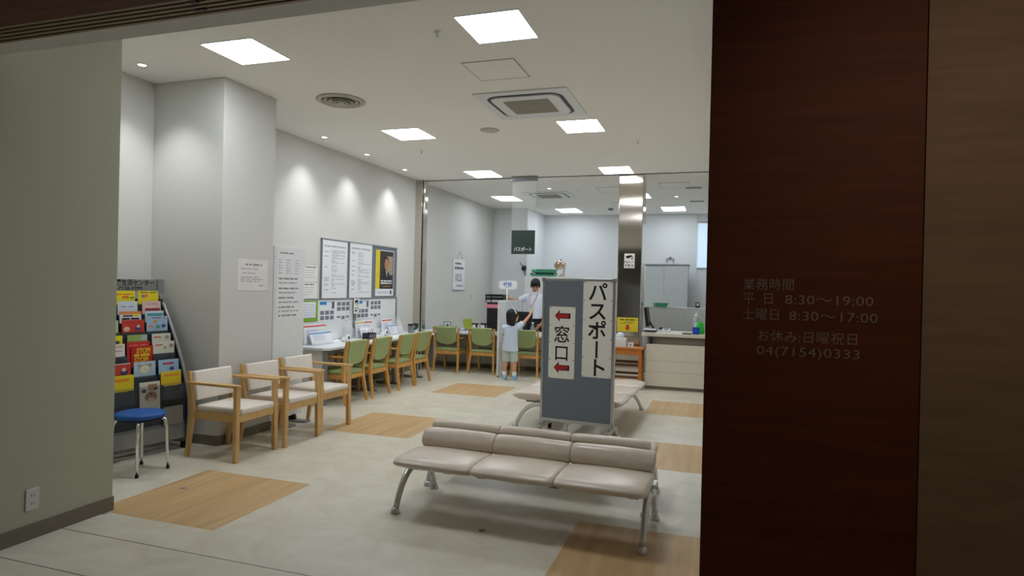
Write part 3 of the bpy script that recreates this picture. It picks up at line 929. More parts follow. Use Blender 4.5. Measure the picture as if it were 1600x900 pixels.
# notice on the column
o = sheet('column_notice', 'white paper notice taped to the face of the white column', 'notice', -4.1395, 4.67, 5.07, 1.36, 1.65, mat('pinkish_paper', srgb(232, 229, 227), 0.8, var=0.02, scale=8))
m = MB()
lines(m, 0.002, -0.10, 0.12, [0.095], M_INKM, 0.014, 0.1, seed=91)
lines(m, 0.002, -0.16, 0.08, [0.055], M_INK, 0.008, 0.1, seed=92)
lines(m, 0.002, -0.14, 0.04, [0.015], M_INK, 0.009, 0.1, seed=93)
lines(m, 0.002, -0.16, 0.14, [-0.022, -0.042, -0.060], M_INK, 0.009, 0.3, seed=94)
lines(m, 0.002, 0.08, 0.17, [-0.10], M_INK, 0.012, 0.1, seed=95)
m.build('print', parent=o)

# ---- things on the writing desk
DT = 0.681
def leaflet_holder(label, y, wy, x, n, group='leaflet holders on the writing desk'):
    """a clear wedge holder with forms in it; its face looks towards +x"""
    t = thing('leaflet_holder', label, 'leaflet holder', (x, y, DT), 0, group)
    h = wy / 2
    m = MB()
    m.prism([(-0.09, 0.0), (0.10, 0.0), (0.10, 0.006), (-0.085, 0.006), (-0.105, 0.25), (-0.111, 0.25)], 'y', -h, h, M_CLEAR)
    m.prism([(0.10, 0.0), (0.104, 0.0), (0.054, 0.13), (0.05, 0.13)], 'y', -h, h, M_CLEAR)
    m.build('stand', parent=t)
    cols = [plain(222, 92, 70, 0.6), plain(96, 150, 205, 0.6), plain(214, 198, 60, 0.6)]
    return t, cols
def form_stack(label, x, y, wy, h, lean, band, group, z0=0.007, th=0.018):
    t = thing('form_stack', label, 'papers', (x, y, DT + z0), 0, group)
    M = Matrix.Rotation(lean, 4, 'Y')
    MB().box((-th, -wy / 2, 0), (0, wy / 2, h), M_PAPER, 0, 2, M).build('paper', parent=t)
    m = MB()
    if band is not None:
        m.box((0.0002, -wy / 2, h - 0.03), (0.0010, wy / 2, h - 0.012), band, 0, 2, M)
    for k in range(5):
        m.box((0.0002, -wy * 0.4, h * (0.68 - 0.1 * k)), (0.0008, wy * (0.1 + 0.06 * (k % 3)), h * (0.68 - 0.1 * k) + 0.007), plain(150, 170, 205, 0.6), 0, 2, M)
    m.build('print', parent=t)
RED, BLU, YEL = plain(222, 92, 70, 0.6), plain(96, 150, 205, 0.6), plain(214, 198, 60, 0.6)
G = 'forms in the leaflet holders'
leaflet_holder('clear leaflet holder at the desk end beside the standing board', 6.79, 0.52, -4.72, 2)
form_stack('stack of forms with a red top band beside the standing board', -4.785, 6.79, 0.46, 0.235, -0.10, RED, G)
form_stack('stack of forms with blue print leaning before the red banded forms', -4.70, 6.82, 0.44, 0.155, -0.35, BLU, G)
leaflet_holder('clear leaflet holder in the middle of the desk behind the black pen cup', 7.98, 0.46, -4.74, 2)
form_stack('stack of forms with a yellow band in the middle of the desk', -4.80, 7.86, 0.20, 0.225, -0.10, YEL, G)
form_stack('stack of forms with a red band in the middle of the desk', -4.80, 8.08, 0.20, 0.225, -0.10, RED, G)
form_stack('white form sheets leaning in front of the yellow banded forms', -4.715, 7.90, 0.24, 0.15, -0.4, None, G)
leaflet_holder('clear leaflet holder toward the office end of the desk', 8.70, 0.40, -4.76, 2)
form_stack('stack of forms with a red band toward the office end of the desk', -4.82, 8.66, 0.30, 0.225, -0.10, RED, G)
form_stack('white form sheets in front of the red banded forms at the office end', -4.735, 8.72, 0.22, 0.15, -0.35, BLU, G)
def clear_rack(label, y):
    t = thing('clear_card_rack', label, 'card rack', (-4.76, y, DT), 0, 'empty clear racks on the writing desk')
    for k in range(3):
        MB().prism([(-0.03 - 0.03 * k, 0), (0.0 - 0.03 * k, 0), (-0.03 - 0.03 * k, 0.15 + 0.05 * k), (-0.036 - 0.03 * k, 0.15 + 0.05 * k)], 'y', -0.09, 0.09, M_CLEAR).build('pocket', parent=t)
clear_rack('empty clear rack between the first two leaflet holders', 7.58)
clear_rack('empty clear rack at the office end of the desk', 9.0)
def tape(label, x, y):
    t = thing('tape_dispenser', label, 'tape dispenser', (x, y, DT), 0, 'white tape dispensers')
    MB().prism([(-0.07, 0), (0.07, 0), (0.085, 0.03), (0.05, 0.035), (0.0, 0.05), (-0.06, 0.062), (-0.085, 0.03)], 'x', -0.03, 0.03, M_WHITE, 0.006).build('body', parent=t)
    MB().lathe([(0.022, -0.012), (0.045, -0.012), (0.045, 0.012), (0.022, 0.012), (0.022, -0.012)], M_PAPER, 20, (0, 0, 0), Matrix.Translation((0.034, -0.02, 0.052)) @ Matrix.Rotation(PI / 2, 4, 'Y')).build('roll', parent=t)
    MB().lathe([(0, -0.013), (0.02, -0.013), (0.02, 0.013), (0, 0.013)], M_DARK, 16, (0, 0, 0), Matrix.Translation((0.035, -0.02, 0.052)) @ Matrix.Rotation(PI / 2, 4, 'Y')).build('hub', parent=t)
tape('white tape dispenser beside the first leaflet holder', -4.64, 7.25)
tape('white tape dispenser beyond the black pen cup', -4.70, 8.36)
t = thing('pen_cup', 'black divided pen cup on the writing desk', 'pen cup', (-4.60, 7.75, DT))
MB().box((-0.05, -0.10, 0), (0.05, 0.10, 0.006), M_BLACK).box((-0.05, -0.10, 0), (-0.046, 0.10, 0.085), M_BLACK).box((0.046, -0.10, 0), (0.05, 0.10, 0.085), M_BLACK).box((-0.05, -0.10, 0), (0.05, -0.096, 0.085), M_BLACK).box((-0.05, 0.096, 0), (0.05, 0.10, 0.085), M_BLACK).build('body', parent=t)
m = MB()
for k in (-0.055, 0.0, 0.055):
    m.box((0.05, k - 0.014, 0.02), (0.0512, k + 0.014, 0.068), plain(150, 140, 140, 0.5))
m.build('label_patch', parent=t)
for k, (dy, c) in enumerate(((-0.06, (200, 60, 60)), (0.0, (60, 90, 180)), (0.05, (40, 40, 40)))):
    tag(MB().tube([(0, 0, 0), (0.02, 0.01, 0.13)], 0.0045, plain(*c, 0.4), 8).tube([(0.02, 0.01, 0.13), (0.0215, 0.0108, 0.14)], 0.003, M_ALU, 8).build('pen', loc=(-4.60, 7.75 + dy, DT + 0.007)),
        ['red pen standing in the black pen cup', 'blue pen standing in the black pen cup', 'black pen standing in the black pen cup'][k], 'pen', 'pens in the black cup')
def cap_jar(label, y, tilt):
    t = thing('glue_bottle', label, 'bottle', (-4.66, y, DT), 0, 'capped bottles at the desk end')
    MB().lathe([(0, 0), (0.035, 0), (0.038, 0.01), (0.038, 0.10), (0.03, 0.115), (0, 0.115)], M_CLEAR if tilt else M_GREY, 18).build('body', parent=t)
    MB().lathe([(0, 0.113), (0.044, 0.113), (0.044, 0.14), (0, 0.14)], M_BLACK, 18).build('cap', parent=t)
cap_jar('black capped bottle at the desk end close to the green chairs', 9.10, 0)
cap_jar('black capped clear bottle at the desk end close to the steel jamb', 9.29, 1)
t = thing('dispenser', 'dark green upright dispenser between the two black capped bottles', 'dispenser', (-4.62, 9.20, DT))
MB().prism([(-0.05, 0), (0.05, 0), (0.06, 0.025), (0.0, 0.05), (-0.05, 0.04)], 'x', -0.03, 0.03, M_WHITE, 0.005).build('base', parent=t)
MB().prism([(-0.05, 0.05), (-0.02, 0.045), (0.05, 0.08), (0.05, 0.14), (0.02, 0.14), (0.01, 0.09)], 'x', -0.022, 0.022, plain(22, 70, 56, 0.4), 0.004).build('arm', parent=t)
o = tag(MB().box((-0.10, -0.15, 0), (0.10, 0.15, 0.003), M_PAPER).build('form_pad', loc=(-4.50, 7.42, DT), rz=0.1), 'flat white form lying before the empty clear rack', 'papers')
o = tag(MB().box((-0.09, -0.14, 0), (0.09, 0.14, 0.002), M_PAPER).build('form_pad', loc=(-4.50, 8.20, DT), rz=-0.05), 'flat white form lying beyond the black pen cup', 'papers')

# ================================================================ BROCHURE RACK (front towards local +x, rows along local y)
RA = math.radians(-10)
W = 0.66
RK = thing('brochure_rack', 'tall grey stepped brochure rack with a header sign in the corner', 'brochure rack', (-4.33 - math.sin(math.radians(10)) * W / 2, 4.325 - math.cos(math.radians(10)) * W / 2, 0), RA)
KZ = [(0.0, 0.0), (0.30, 0.02), (0.45, 0.01), (0.55, -0.02), (0.70, -0.075), (0.87, -0.155), (1.05, -0.255), (1.23, -0.365), (1.44, -0.42)]
def front(z):
    for (z0, k0), (z1, k1) in zip(KZ, KZ[1:]):
        if z <= z1:
            return k0 + (k1 - k0) * (z - z0) / (z1 - z0)
    return KZ[-1][1]
for s in (-1, 1):
    out = [(front(z) , z) for z in (0.10, 0.3, 0.38, 0.46, 0.55, 0.63, 0.70, 0.78, 0.87, 0.96, 1.05, 1.14, 1.23)] + [(-0.395, 1.27), (-0.47, 1.27), (-0.47, 0.10)]
    sp = MB().prism(out, 'y', s * W / 2 - 0.008, s * W / 2 + 0.008, M_RACKD).build('side_panel', parent=RK)
    pts = [(front(z) + 0.004, s * (W / 2), z) for z in [0.03 + 0.0417 * k for k in range(30)]]
    MB().tube(pts, 0.016, M_RACK, 10).build('edge_rail', parent=sp)
    MB().box((-0.48, s * W / 2 - 0.02, 0), (-0.44, s * W / 2 + 0.02, 1.30), M_RACK, 0.004).build('rear_post', parent=RK)
    MB().box((-0.06, s * W / 2 - 0.022, 0.0), (0.02, s * W / 2 + 0.022, 0.05), M_BLACK, 0.006).build('foot', parent=RK)
    MB().box((-0.46, s * W / 2 - 0.015, 0.05), (-0.03, s * W / 2 + 0.015, 0.11), M_RACK, 0.004).build('side_rail', parent=RK)
MB().box((-0.47, -W / 2, 0.0), (-0.455, W / 2, 1.27), M_RACKD).build('back_panel', parent=RK)
MB().box((-0.035, -W / 2, 0.09), (-0.01, W / 2, 0.235), M_RACK, 0.004).build('plinth', parent=RK)
hd = MB().box((-0.45, -W / 2 - 0.02, 1.335), (-0.415, W / 2 - 0.03, 1.44), M_RACK, 0.004).build('header_sign', parent=RK)
MB().box((-0.46, W / 2 - 0.03, 1.32), (-0.405, W / 2 + 0.03, 1.445), M_GREY, 0.004).build('header_cap', parent=hd)
text('lettering', '消費生活センター', 0.054, M_INKB, hd, (-0.4145, -0.108, 1.392), ROT_PX, 0.0012, xs=0.89)
text('lettering', '04-7158-0999', 0.044, M_INKB, hd, (-0.4145, -0.100, 1.348), ROT_PX, 0.0006, xs=1.08)
TIERS = [1.325, 1.238, 1.155, 1.085, 0.965, 0.90, 0.75, 0.66, 0.56]       # tops of what stands in each tier
CW = (W - 0.04) / 3
CY = [-CW, 0, CW]
LEAN = math.radians(-20)
MCLB = mat('clear_smoke_bin', srgb(96, 104, 110), 0.15, var=0.05, alpha=0.18)
MBIN = mat('smoke_bin', srgb(70, 78, 84), 0.2, var=0.05, alpha=0.72)
pocket_z = []
for k, tp in enumerate(TIERS):
    nxt = tp - 0.092
    big = k == len(TIERS) - 1
    h = 0.30 if big else 0.12
    zt = 0.575 if big else (max(TIERS[k + 1] - 0.004, tp - 0.085) if tp - TIERS[k + 1] > 0.11 else TIERS[k + 1] - 0.012)
    zb = zt - (0.36 if big else h)
    xf = 0.006 if big else front(zt) - 0.012
    pocket_z.append((xf, zt, zb))
    for c in range(3):
        m = MB()
        lip = zt if not (k == 5 and c == 1) else 0.72
        m.prism([(xf - (0.10 if big else 0.034), zb), (xf, zb), (xf, lip), (xf - 0.004, lip), (xf - 0.004, zb + 0.006), (xf - (0.10 if big else 0.034), zb + 0.006)], 'y', CY[c] - CW / 2 + 0.004, CY[c] + CW / 2 - 0.004, MCLB if big else MBIN)
        m.box((xf - 0.034, CY[c] - CW / 2 + 0.004, zb + 0.006), (xf - 0.004, CY[c] - CW / 2 + 0.008, lip - 0.01), MBIN)
        m.box((xf - 0.012, CY[c] + 0.03, lip - 0.030), (xf + 0.002, CY[c] + 0.06, lip - 0.018), M_RACKD, 0.003)
        m.build('pocket', parent=RK)

def P_(c):
    return plain(*c, 0.55)
def brochure(tier, col, base, label, deco, w=0.165, dz=0.0, dy=0.0, stop=False, fwd=0.0):
    xf, zt, zb = pocket_z[tier]
    top = TIERS[tier] + dz + 0.016
    h = min(0.24, (top - zb) - 0.010)
    t = thing('brochure', label, 'brochure', (0, 0, 0), 0, 'brochures in the grey rack')
    # stand it in the pocket, leaning back
    lean = -0.05
    lx, ly, lz = xf - 0.006 + fwd, CY[col] + dy, top - h
    p = RK.location + Vector((math.cos(RA) * lx - math.sin(RA) * ly, math.sin(RA) * lx + math.cos(RA) * ly, lz))
    t.location = p
    t.rotation_euler = (0, lean, RA)
    MB().box((-0.005, -w / 2, 0), (0, w / 2, h), P_(base)).build('cover', parent=t)
    m = MB()
    for di, d in enumerate(deco):
        e_ = 0.00025 * di
        if d[0] == 'b':      # band: colour, y0, y1 (-1..1), z0, z1 measured down from the top in metres
            _, c, y0, y1, a, b = d
            m.box((0, y0 * w / 2, h - b), (0.0006 + e_, y1 * w / 2, h - a), P_(c))
        elif d[0] == 'l':    # text-like line
            _, c, y0, y1, a, hh = d
            lines(m, 0.0004 + e_, y0 * w / 2, y1 * w / 2, [h - a], P_(c), hh, 0, seed=int(a * 1000) + tier)
        elif d[0] == 'o':    # blob
            _, c, y0, z0, r = d
            m.prism([(y0 * w / 2 + r * math.cos(2 * PI * q / 14), h - z0 + r * 0.8 * math.sin(2 * PI * q / 14)) for q in range(14)], 'x', 0.0006, 0.0012 + e_, P_(c))
    m.build('cover_print', parent=t)
    if stop:
        cy = P_((238, 196, 40))
        text('lettering', 'STOP!', 0.054, cy, t, (0.0022, -0.050, h - 0.054), ROT_PX, 0.0022, xs=0.82)
        m = MB()
        lines(m, 0.0014, -0.07, 0.07, [h - 0.072], cy, 0.022, 0, seed=77)
        m.build('small_print', parent=t)
        text('lettering', 'STOP!', 0.054, cy, t, (0.0022, -0.068, h - 0.128), ROT_PX, 0.0022, xs=0.82)
    return t
YE, RE, WH, OR, GN, LB = (238, 220, 40), (206, 62, 46), (226, 228, 232), (236, 150, 70), (140, 176, 92), (172, 200, 222)
brochure(0, 1, YE, 'yellow brochure with orange and red print in the top tier, below the header lettering', [('l', (224, 130, 40), -0.7, 0.8, 0.03, 0.012), ('b', (222, 110, 40), -0.2, 0.4, 0.045, 0.062), ('b', (120, 150, 50), 0.5, 0.9, 0.05, 0.065)], 0.18)
brochure(0, 2, YE, 'yellow brochure with small figures in the top tier, below the sign end', [('l', (90, 100, 60), -0.8, 0.8, 0.014, 0.008), ('o', (150, 110, 150), -0.5, 0.045, 0.018), ('o', (226, 130, 80), -0.2, 0.04, 0.018)], 0.18)
brochure(0, 0, (220, 210, 190), 'cream brochure in the top tier behind the passage wall edge', [('l', (90, 90, 100), -0.8, 0.8, 0.03, 0.01)])
brochure(1, 1, (214, 220, 232), 'plain white brochure in the second tier of the rack', [('l', (120, 130, 150), -0.7, 0.6, 0.045, 0.006)])
brochure(1, 2, (226, 190, 190), 'pale pink brochure in the second tier of the rack', [('l', (200, 160, 130), -0.5, 0.7, 0.025, 0.01), ('b', (150, 50, 60), -0.7, 0.9, 0.062, 0.085)])
brochure(2, 0, (214, 120, 110), 'salmon brochure in the third tier by the passage wall edge', [('o', (230, 200, 190), 0.4, 0.05, 0.025)])
brochure(2, 1, WH, 'white brochure with an orange top and black lettering in the third tier', [('b', OR, -1, 1, 0, 0.026), ('b', YE, 0.3, 0.75, 0.02, 0.042), ('l', (40, 36, 36), -0.7, 0.2, 0.038, 0.012), ('l', (40, 36, 36), -0.8, 0.8, 0.062, 0.014)], 0.18)
brochure(2, 2, (210, 226, 232), 'white brochure with a teal band in the third tier', [('b', (88, 160, 176), -0.8, 0.9, 0.02, 0.045)])
brochure(3, 0, (190, 210, 170), 'light green brochure with a green dot in the fourth tier', [('o', (96, 156, 60), 0.3, 0.035, 0.026), ('l', (90, 100, 120), -0.5, 0.5, 0.08, 0.01)])
brochure(3, 1, RE, 'orange red brochure with cartoon figures in the fourth tier', [('b', (196, 60, 60), -0.9, 0.7, 0.01, 0.026), ('o', (60, 70, 140), 0.4, 0.07, 0.024), ('o', (230, 190, 160), -0.6, 0.075, 0.026), ('o', (220, 200, 190), 0.45, 0.055, 0.014)], 0.185)
brochure(3, 2, LB, 'large light blue brochure with small figures in the fourth tier', [('l', (150, 110, 110), -0.5, 0.8, 0.014, 0.008), ('o', (220, 150, 150), -0.6, 0.085, 0.02), ('o', (96, 160, 140), 0.05, 0.09, 0.02), ('o', (80, 90, 150), 0.6, 0.085, 0.02), ('o', (214, 170, 90), -0.2, 0.045, 0.018)], 0.185, 0.025)
brochure(4, 0, YE, 'small yellow brochure with a dark bottom in the fifth tier by the wall edge', [('b', (70, 70, 80), -0.6, 0.7, 0.042, 0.07)])
brochure(4, 1, (150, 180, 100), 'green brochure in the fifth tier above the red warning leaflet', [('b', (190, 196, 190), 0.35, 0.95, 0.008, 0.05)])
brochure(4, 2, (222, 220, 204), 'cream brochure with red print in the fifth tier', [('l', (206, 90, 70), -0.8, 0.0, 0.03, 0.01), ('o', (170, 150, 120), 0.6, 0.035, 0.018)])
brochure(5, 0, (230, 222, 222), 'white brochure with pale pink lines in the sixth tier', [('b', (226, 190, 150), -1, 0.8, 0.012, 0.03), ('l', (190, 160, 170), -0.8, 0.7, 0.055, 0.008)])
brochure(5, 1, (200, 50, 44), 'red leaflet behind the red STOP leaflet', [('l', (226, 120, 110), -0.8, 0.7, 0.03, 0.01)], 0.19, 0.01, -0.005, False, -0.012)
brochure(5, 1, (196, 40, 32), 'red leaflet with yellow STOP lettering in the sixth tier', [], 0.185, -0.03, 0.02, True, 0.0)
brochure(5, 2, (224, 222, 206), 'cream brochure with a small drawing in the sixth tier', [('l', (206, 90, 70), -0.8, -0.1, 0.03, 0.01), ('o', (150, 160, 130), 0.1, 0.055, 0.014), ('o', (170, 150, 120), 0.7, 0.04, 0.02)], 0.19)
brochure(6, 0, (196, 66, 50), 'red brochure with a cartoon figure in the seventh tier', [('b', (226, 226, 230), -1, 1, 0, 0.006), ('o', (60, 60, 110), 0.4, 0.07, 0.03), ('o', (230, 190, 160), 0.4, 0.05, 0.018)], 0.18)
brochure(6, 1, (180, 206, 224), 'light blue brochure with a cream animal drawing in the seventh tier', [('o', (160, 140, 110), 0.0, 0.062, 0.050), ('o', (222, 220, 200), 0.0, 0.065, 0.045), ('o', (180, 150, 110), -0.5, 0.03, 0.014), ('o', (180, 150, 110), 0.5, 0.03, 0.014)], 0.18)
brochure(6, 2, (160, 200, 226), 'light blue brochure with red lettering in the seventh tier', [('b', (206, 60, 100), -0.6, 0.5, 0.025, 0.042), ('o', (90, 80, 150), 0.3, 0.08, 0.022)], 0.18)
brochure(7, 0, (232, 208, 30), 'yellow brochure with orange STOP lettering in the eighth tier', [('b', (226, 140, 40), -0.7, 0.6, 0.026, 0.05)], 0.19)
brochure(7, 2, (236, 206, 40), 'yellow brochure with an orange title in the eighth tier', [('b', (190, 206, 220), -1, 1, 0, 0.008), ('b', (230, 150, 60), -0.7, 0.8, 0.03, 0.046)], 0.18)
brochure(8, 1, (226, 218, 204), 'booklet with a brown animal face in the bottom pocket', [('o', (160, 116, 76), 0.1, 0.12, 0.052), ('b', (176, 136, 90), -0.2, 0.7, 0.02, 0.07), ('o', (90, 50, 50), -0.6, 0.07, 0.02), ('o', (222, 200, 170), 0.1, 0.15, 0.03), ('o', (60, 40, 36), 0.1, 0.10, 0.012)], 0.17, 0.03, 0, False, 0.0)
brochure(8, 2, (196, 190, 176), 'short white booklet low in the bottom pocket', [], 0.17, -0.20, 0, False, 0.0)

# ================================================================ BLUE STOOL
t = thing('stool', 'round blue topped stool with chrome legs in front of the brochure rack', 'stool', (-4.115, 3.665, 0))
MB().lathe([(0, 0.405), (0.15, 0.405), (0.168, 0.412), (0.172, 0.428), (0.165, 0.442), (0.14, 0.449), (0, 0.452)], M_BLUE, 32).build('seat', parent=t)
MB().lathe([(0.09, 0.39), (0.15, 0.39), (0.15, 0.404), (0.09, 0.404), (0.09, 0.39)], M_DARK, 28).build('seat_ring', parent=t)
for k in range(4):
    a = math.radians(-46 + 90 * k)
    c, s = math.cos(a), math.sin(a)
    pts = [(0.05 * c, 0.05 * s, 0.392), (0.12 * c, 0.12 * s, 0.392)] + [tuple(p) for p in bez((0.135 * c, 0.135 * s, 0.392), (0.165 * c, 0.165 * s, 0.390), (0.172 * c, 0.172 * s, 0.37), (0.176 * c, 0.176 * s, 0.32), 6)] + [(0.19 * c, 0.19 * s, 0.012)]
    lg = MB().tube(pts, 0.011, M_CHROME, 10).build('leg', parent=t)
    MB().lathe([(0, 0), (0.013, 0), (0.013, 0.02), (0, 0.02)], M_RUBBER, 12, (0.19 * c, 0.19 * s, 0)).build('rubber_foot', parent=lg)
# power outlet on the passage wall
t = thing('power_outlet', 'white wall outlet low on the passage wall', 'outlet', (-3.57, 2.50, 0.22))
MB().box((0, -0.036, -0.06), (0.007, 0.036, 0.06), M_WALL, 0.003).build('plate', parent=t)
m = MB()
for z in (-0.022, 0.022):
    m.box((0.007, -0.008, z - 0.006), (0.0075, -0.005, z + 0.006), M_DARK).box((0.007, 0.005, z - 0.006), (0.0075, 0.008, z + 0.006), M_DARK)
m.build('slots', parent=t)

# ================================================================ GREY SIGN BOARD ON CASTERS
BZ = 0.125
sb = thing('sign_board', 'grey felt sign board on casters between the front and rear benches', 'sign board', (-1.305, 6.105, 0), math.radians(-6))
HW, TOP = 0.375, 1.545
MB().box((-HW + 0.01, -0.012, BZ + 0.01), (HW - 0.01, 0.012, TOP - 0.01), M_BFELT).build('felt_panel', parent=sb)
m = MB()
m.box((-HW, -0.018, BZ), (-HW + 0.026, 0.018, TOP), M_ALU, 0.003).box((HW - 0.026, -0.018, BZ), (HW, 0.018, TOP), M_ALU, 0.003).box((-HW, -0.018, TOP - 0.024), (HW, 0.018, TOP), M_ALU, 0.003).box((-HW, -0.018, BZ), (HW, 0.018, BZ + 0.03), M_ALU, 0.003)
m.build('frame', parent=sb)
for s in (-1, 1):
    MB().box((s * (HW - 0.013) - 0.02, -0.024, TOP - 0.03), (s * (HW - 0.013) + 0.02, 0.024, TOP + 0.006), M_GREY, 0.004).build('corner_cap', parent=sb)
    ft = MB().box((s * (HW - 0.03) - 0.018, -0.10, 0.062), (s * (HW - 0.03) + 0.018, 0.22, 0.10), M_ALU, 0.004).box((s * (HW - 0.03) - 0.012, -0.016, 0.09), (s * (HW - 0.03) + 0.012, 0.016, BZ + 0.02), M_ALU).build('foot', parent=sb)
    for y in (-0.08, 0.20):
        cs = MB()
        x0 = s * (HW - 0.03)
        cs.lathe([(0, -0.011), (0.026, -0.011), (0.028, -0.006), (0.028, 0.006), (0.026, 0.011), (0, 0.011)], M_RUBBER, 20, (0, 0, 0), Matrix.Translation((x0, y, 0.028)) @ Matrix.Rotation(PI / 2, 4, 'Y'))
        cs.box((x0 - 0.016, y - 0.012, 0.02), (x0 - 0.012, y + 0.012, 0.066), M_DARK).box((x0 + 0.012, y - 0.012, 0.02), (x0 + 0.016, y + 0.012, 0.066), M_DARK).box((x0 - 0.016, y - 0.012, 0.056), (x0 + 0.016, y + 0.012, 0.068), M_DARK)
        cs.build('caster', parent=ft)
def board_poster(name, label, x0, x1, z0, z1):
    o = thing(name, label, 'poster', (0, 0, 0), math.radians(-6))
    a = math.radians(-6)
    lx, ly = (x0 + x1) / 2, -0.0125
    o.location = sb.location + Vector((math.cos(a) * lx - math.sin(a) * ly, math.sin(a) * lx + math.cos(a) * ly, (z0 + z1) / 2))
    w, h = (x1 - x0) / 2, (z1 - z0) / 2
    MB().box((-w, -0.002, -h), (w, 0, h), M_PAPERW).build('paper', parent=o)
    return o, w, h
# passport poster: five tall characters one below the other
o, w, h = board_poster('passport_poster', 'long white poster with the word passport in tall black characters, on the grey sign board', 0.052, 0.345, 0.592, 1.52)
for ch_, z in (('パ', 0.290), ('ス', 0.106), ('ポ', -0.080), ('ト', -0.440)):
    text('lettering', ch_, 0.195, M_INKB, o, (0.0 if ch_ != 'ト' else 0.012, -0.0025, z), ROT_MY, 0.0035, 'CENTER')
MB().prism([(-0.012, -0.112), (0.010, -0.112), (0.010, -0.276), (-0.012, -0.276)], 'y', -0.0032, -0.002, M_INKB, 0.0).build('lettering', parent=o)
m = MB()
for z in (-0.455, -0.27, -0.09, 0.09, 0.28, 0.455):
    for x in (-w + 0.012, w - 0.012):
        m.lathe([(0, 0), (0.005, 0), (0.005, 0.004), (0, 0.005)], M_INKD, 10, (0, 0, 0), Matrix.Translation((x, -0.002, z)) @ Matrix.Rotation(PI / 2, 4, 'X'))
m.build('pins', parent=o)
o, w, h = board_poster('window_poster', 'white poster with two red arrows and the characters for counter, on the grey sign board', -0.295, -0.025, 0.555, 1.265)
text('lettering', '窓', 0.178, M_INKB, o, (0.0, -0.0025, 0.015), ROT_MY, 0.002, 'CENTER', 0.97)
text('lettering', '口', 0.172, M_INKB, o, (0.0, -0.0025, -0.165), ROT_MY, 0.002, 'CENTER', 0.97)
M_ARROW = plain(178, 34, 30, 0.5)
for z in (0.265, -0.248):
    a = [(-0.078, 0), (-0.026, 0.058), (-0.026, 0.027), (0.085, 0.027), (0.085, -0.027), (-0.026, -0.027), (-0.026, -0.058)]
    MB().prism([(x, z + y) for x, y in a], 'y', -0.0030, -0.002, M_INKB).prism([(-0.004 + x * 0.84, z + y * 0.72) for x, y in a], 'y', -0.0038, -0.003, M_ARROW).build('arrow', parent=o)
m = MB()
for z in (-0.345, -0.17, 0.0, 0.17, 0.345):
    for x in (-w + 0.012, w - 0.012):
        m.lathe([(0, 0), (0.005, 0), (0.005, 0.004), (0, 0.005)], M_INKD, 10, (0, 0, 0), Matrix.Translation((x, -0.002, z)) @ Matrix.Rotation(PI / 2, 4, 'X'))
m.build('pins', parent=o)

# ================================================================ FAR COUNTER (application counter in front of the office)
FC = 0.67
t = thing('service_counter', 'long low white counter at the office front with green chairs before it', 'counter', (-3.15, 10.3, 0))
MB().box((-1.74, -0.45, FC - 0.035), (1.62, 0.45, FC), M_DESK, 0.006).build('countertop', parent=t)
MB().box((-1.74, 0.24, 0.07), (1.62, 0.28, FC - 0.035), mat('counter_panel', srgb(212, 206, 192), 0.55)).build('front_panel', parent=t)
MB().box((-1.74, 0.228, 0.0), (1.62, 0.28, 0.075), M_BASEB).build('kick_board', parent=t)
m = MB()
for x in (-1.3, 0.1, 1.3):
    m.box((x - 0.015, -0.35, FC - 0.10), (x + 0.015, 0.24, FC - 0.035), M_GREY)
m.build('brackets', parent=t)
# white divider
t = thing('counter_divider', 'tall white divider panel standing across the far counter beside the girl', 'divider', (-3.33, 9.53, 0))
MB().box((-0.018, 0.0, 0.03), (0.018, 0.315, 1.225), M_WHITE, 0.012, 3).build('front_post', parent=t)
MB().box((-0.012, 0.315, FC + 0.001), (0.012, 1.20, 1.225), mat('divider_panel', srgb(212, 216, 220), 0.4), 0.005).build('panel', parent=t)
m = MB()
for y in (0.03, 0.28):
    m.lathe([(0, 0), (0.014, 0), (0.014, 0.03), (0, 0.03)], M_GREY, 12, (0, y, 0))
m.build('foot', parent=t)

# sign on a stem
t = thing('counter_sign', 'white rounded sign with blue characters on a thin stem at the far counter', 'sign', (-3.50, 10.45, FC))
MB().lathe([(0, 0.001), (0.06, 0.001), (0.06, 0.008), (0.008, 0.014), (0, 0.014)], M_WHITE, 20).build('base', parent=t)
MB().tube([(0, 0, 0.01), (0, 0, 0.75)], 0.012, M_WHITE, 10).build('stem', parent=t)
out = []
for cx, cz, a0 in ((0.11, 0.03, 0), (-0.11, 0.03, 90), (-0.11, -0.03, 180), (0.11, -0.03, 270)):
    for k in range(7):
        a = math.radians(a0 + 15 * k)
        out.append((cx + 0.055 * math.cos(a) + 0.01, 0.81 + cz + 0.045 * math.sin(a)))
pl = MB().prism(out, 'y', -0.006, 0.006, M_WHITE, 0.002).build('sign_plate', parent=t)
MBLU = plain(30, 98, 190, 0.5)
text('lettering', '受付', 0.078, MBLU, pl, (0.005, -0.0065, 0.790), ROT_MY, 0.003, 'CENTER', 1.0)
MB().prism([(-0.04, 0.770), (0.045, 0.770), (0.045, 0.774), (-0.04, 0.774)], 'y', -0.0075, -0.0062, MBLU).build('underline', parent=pl)

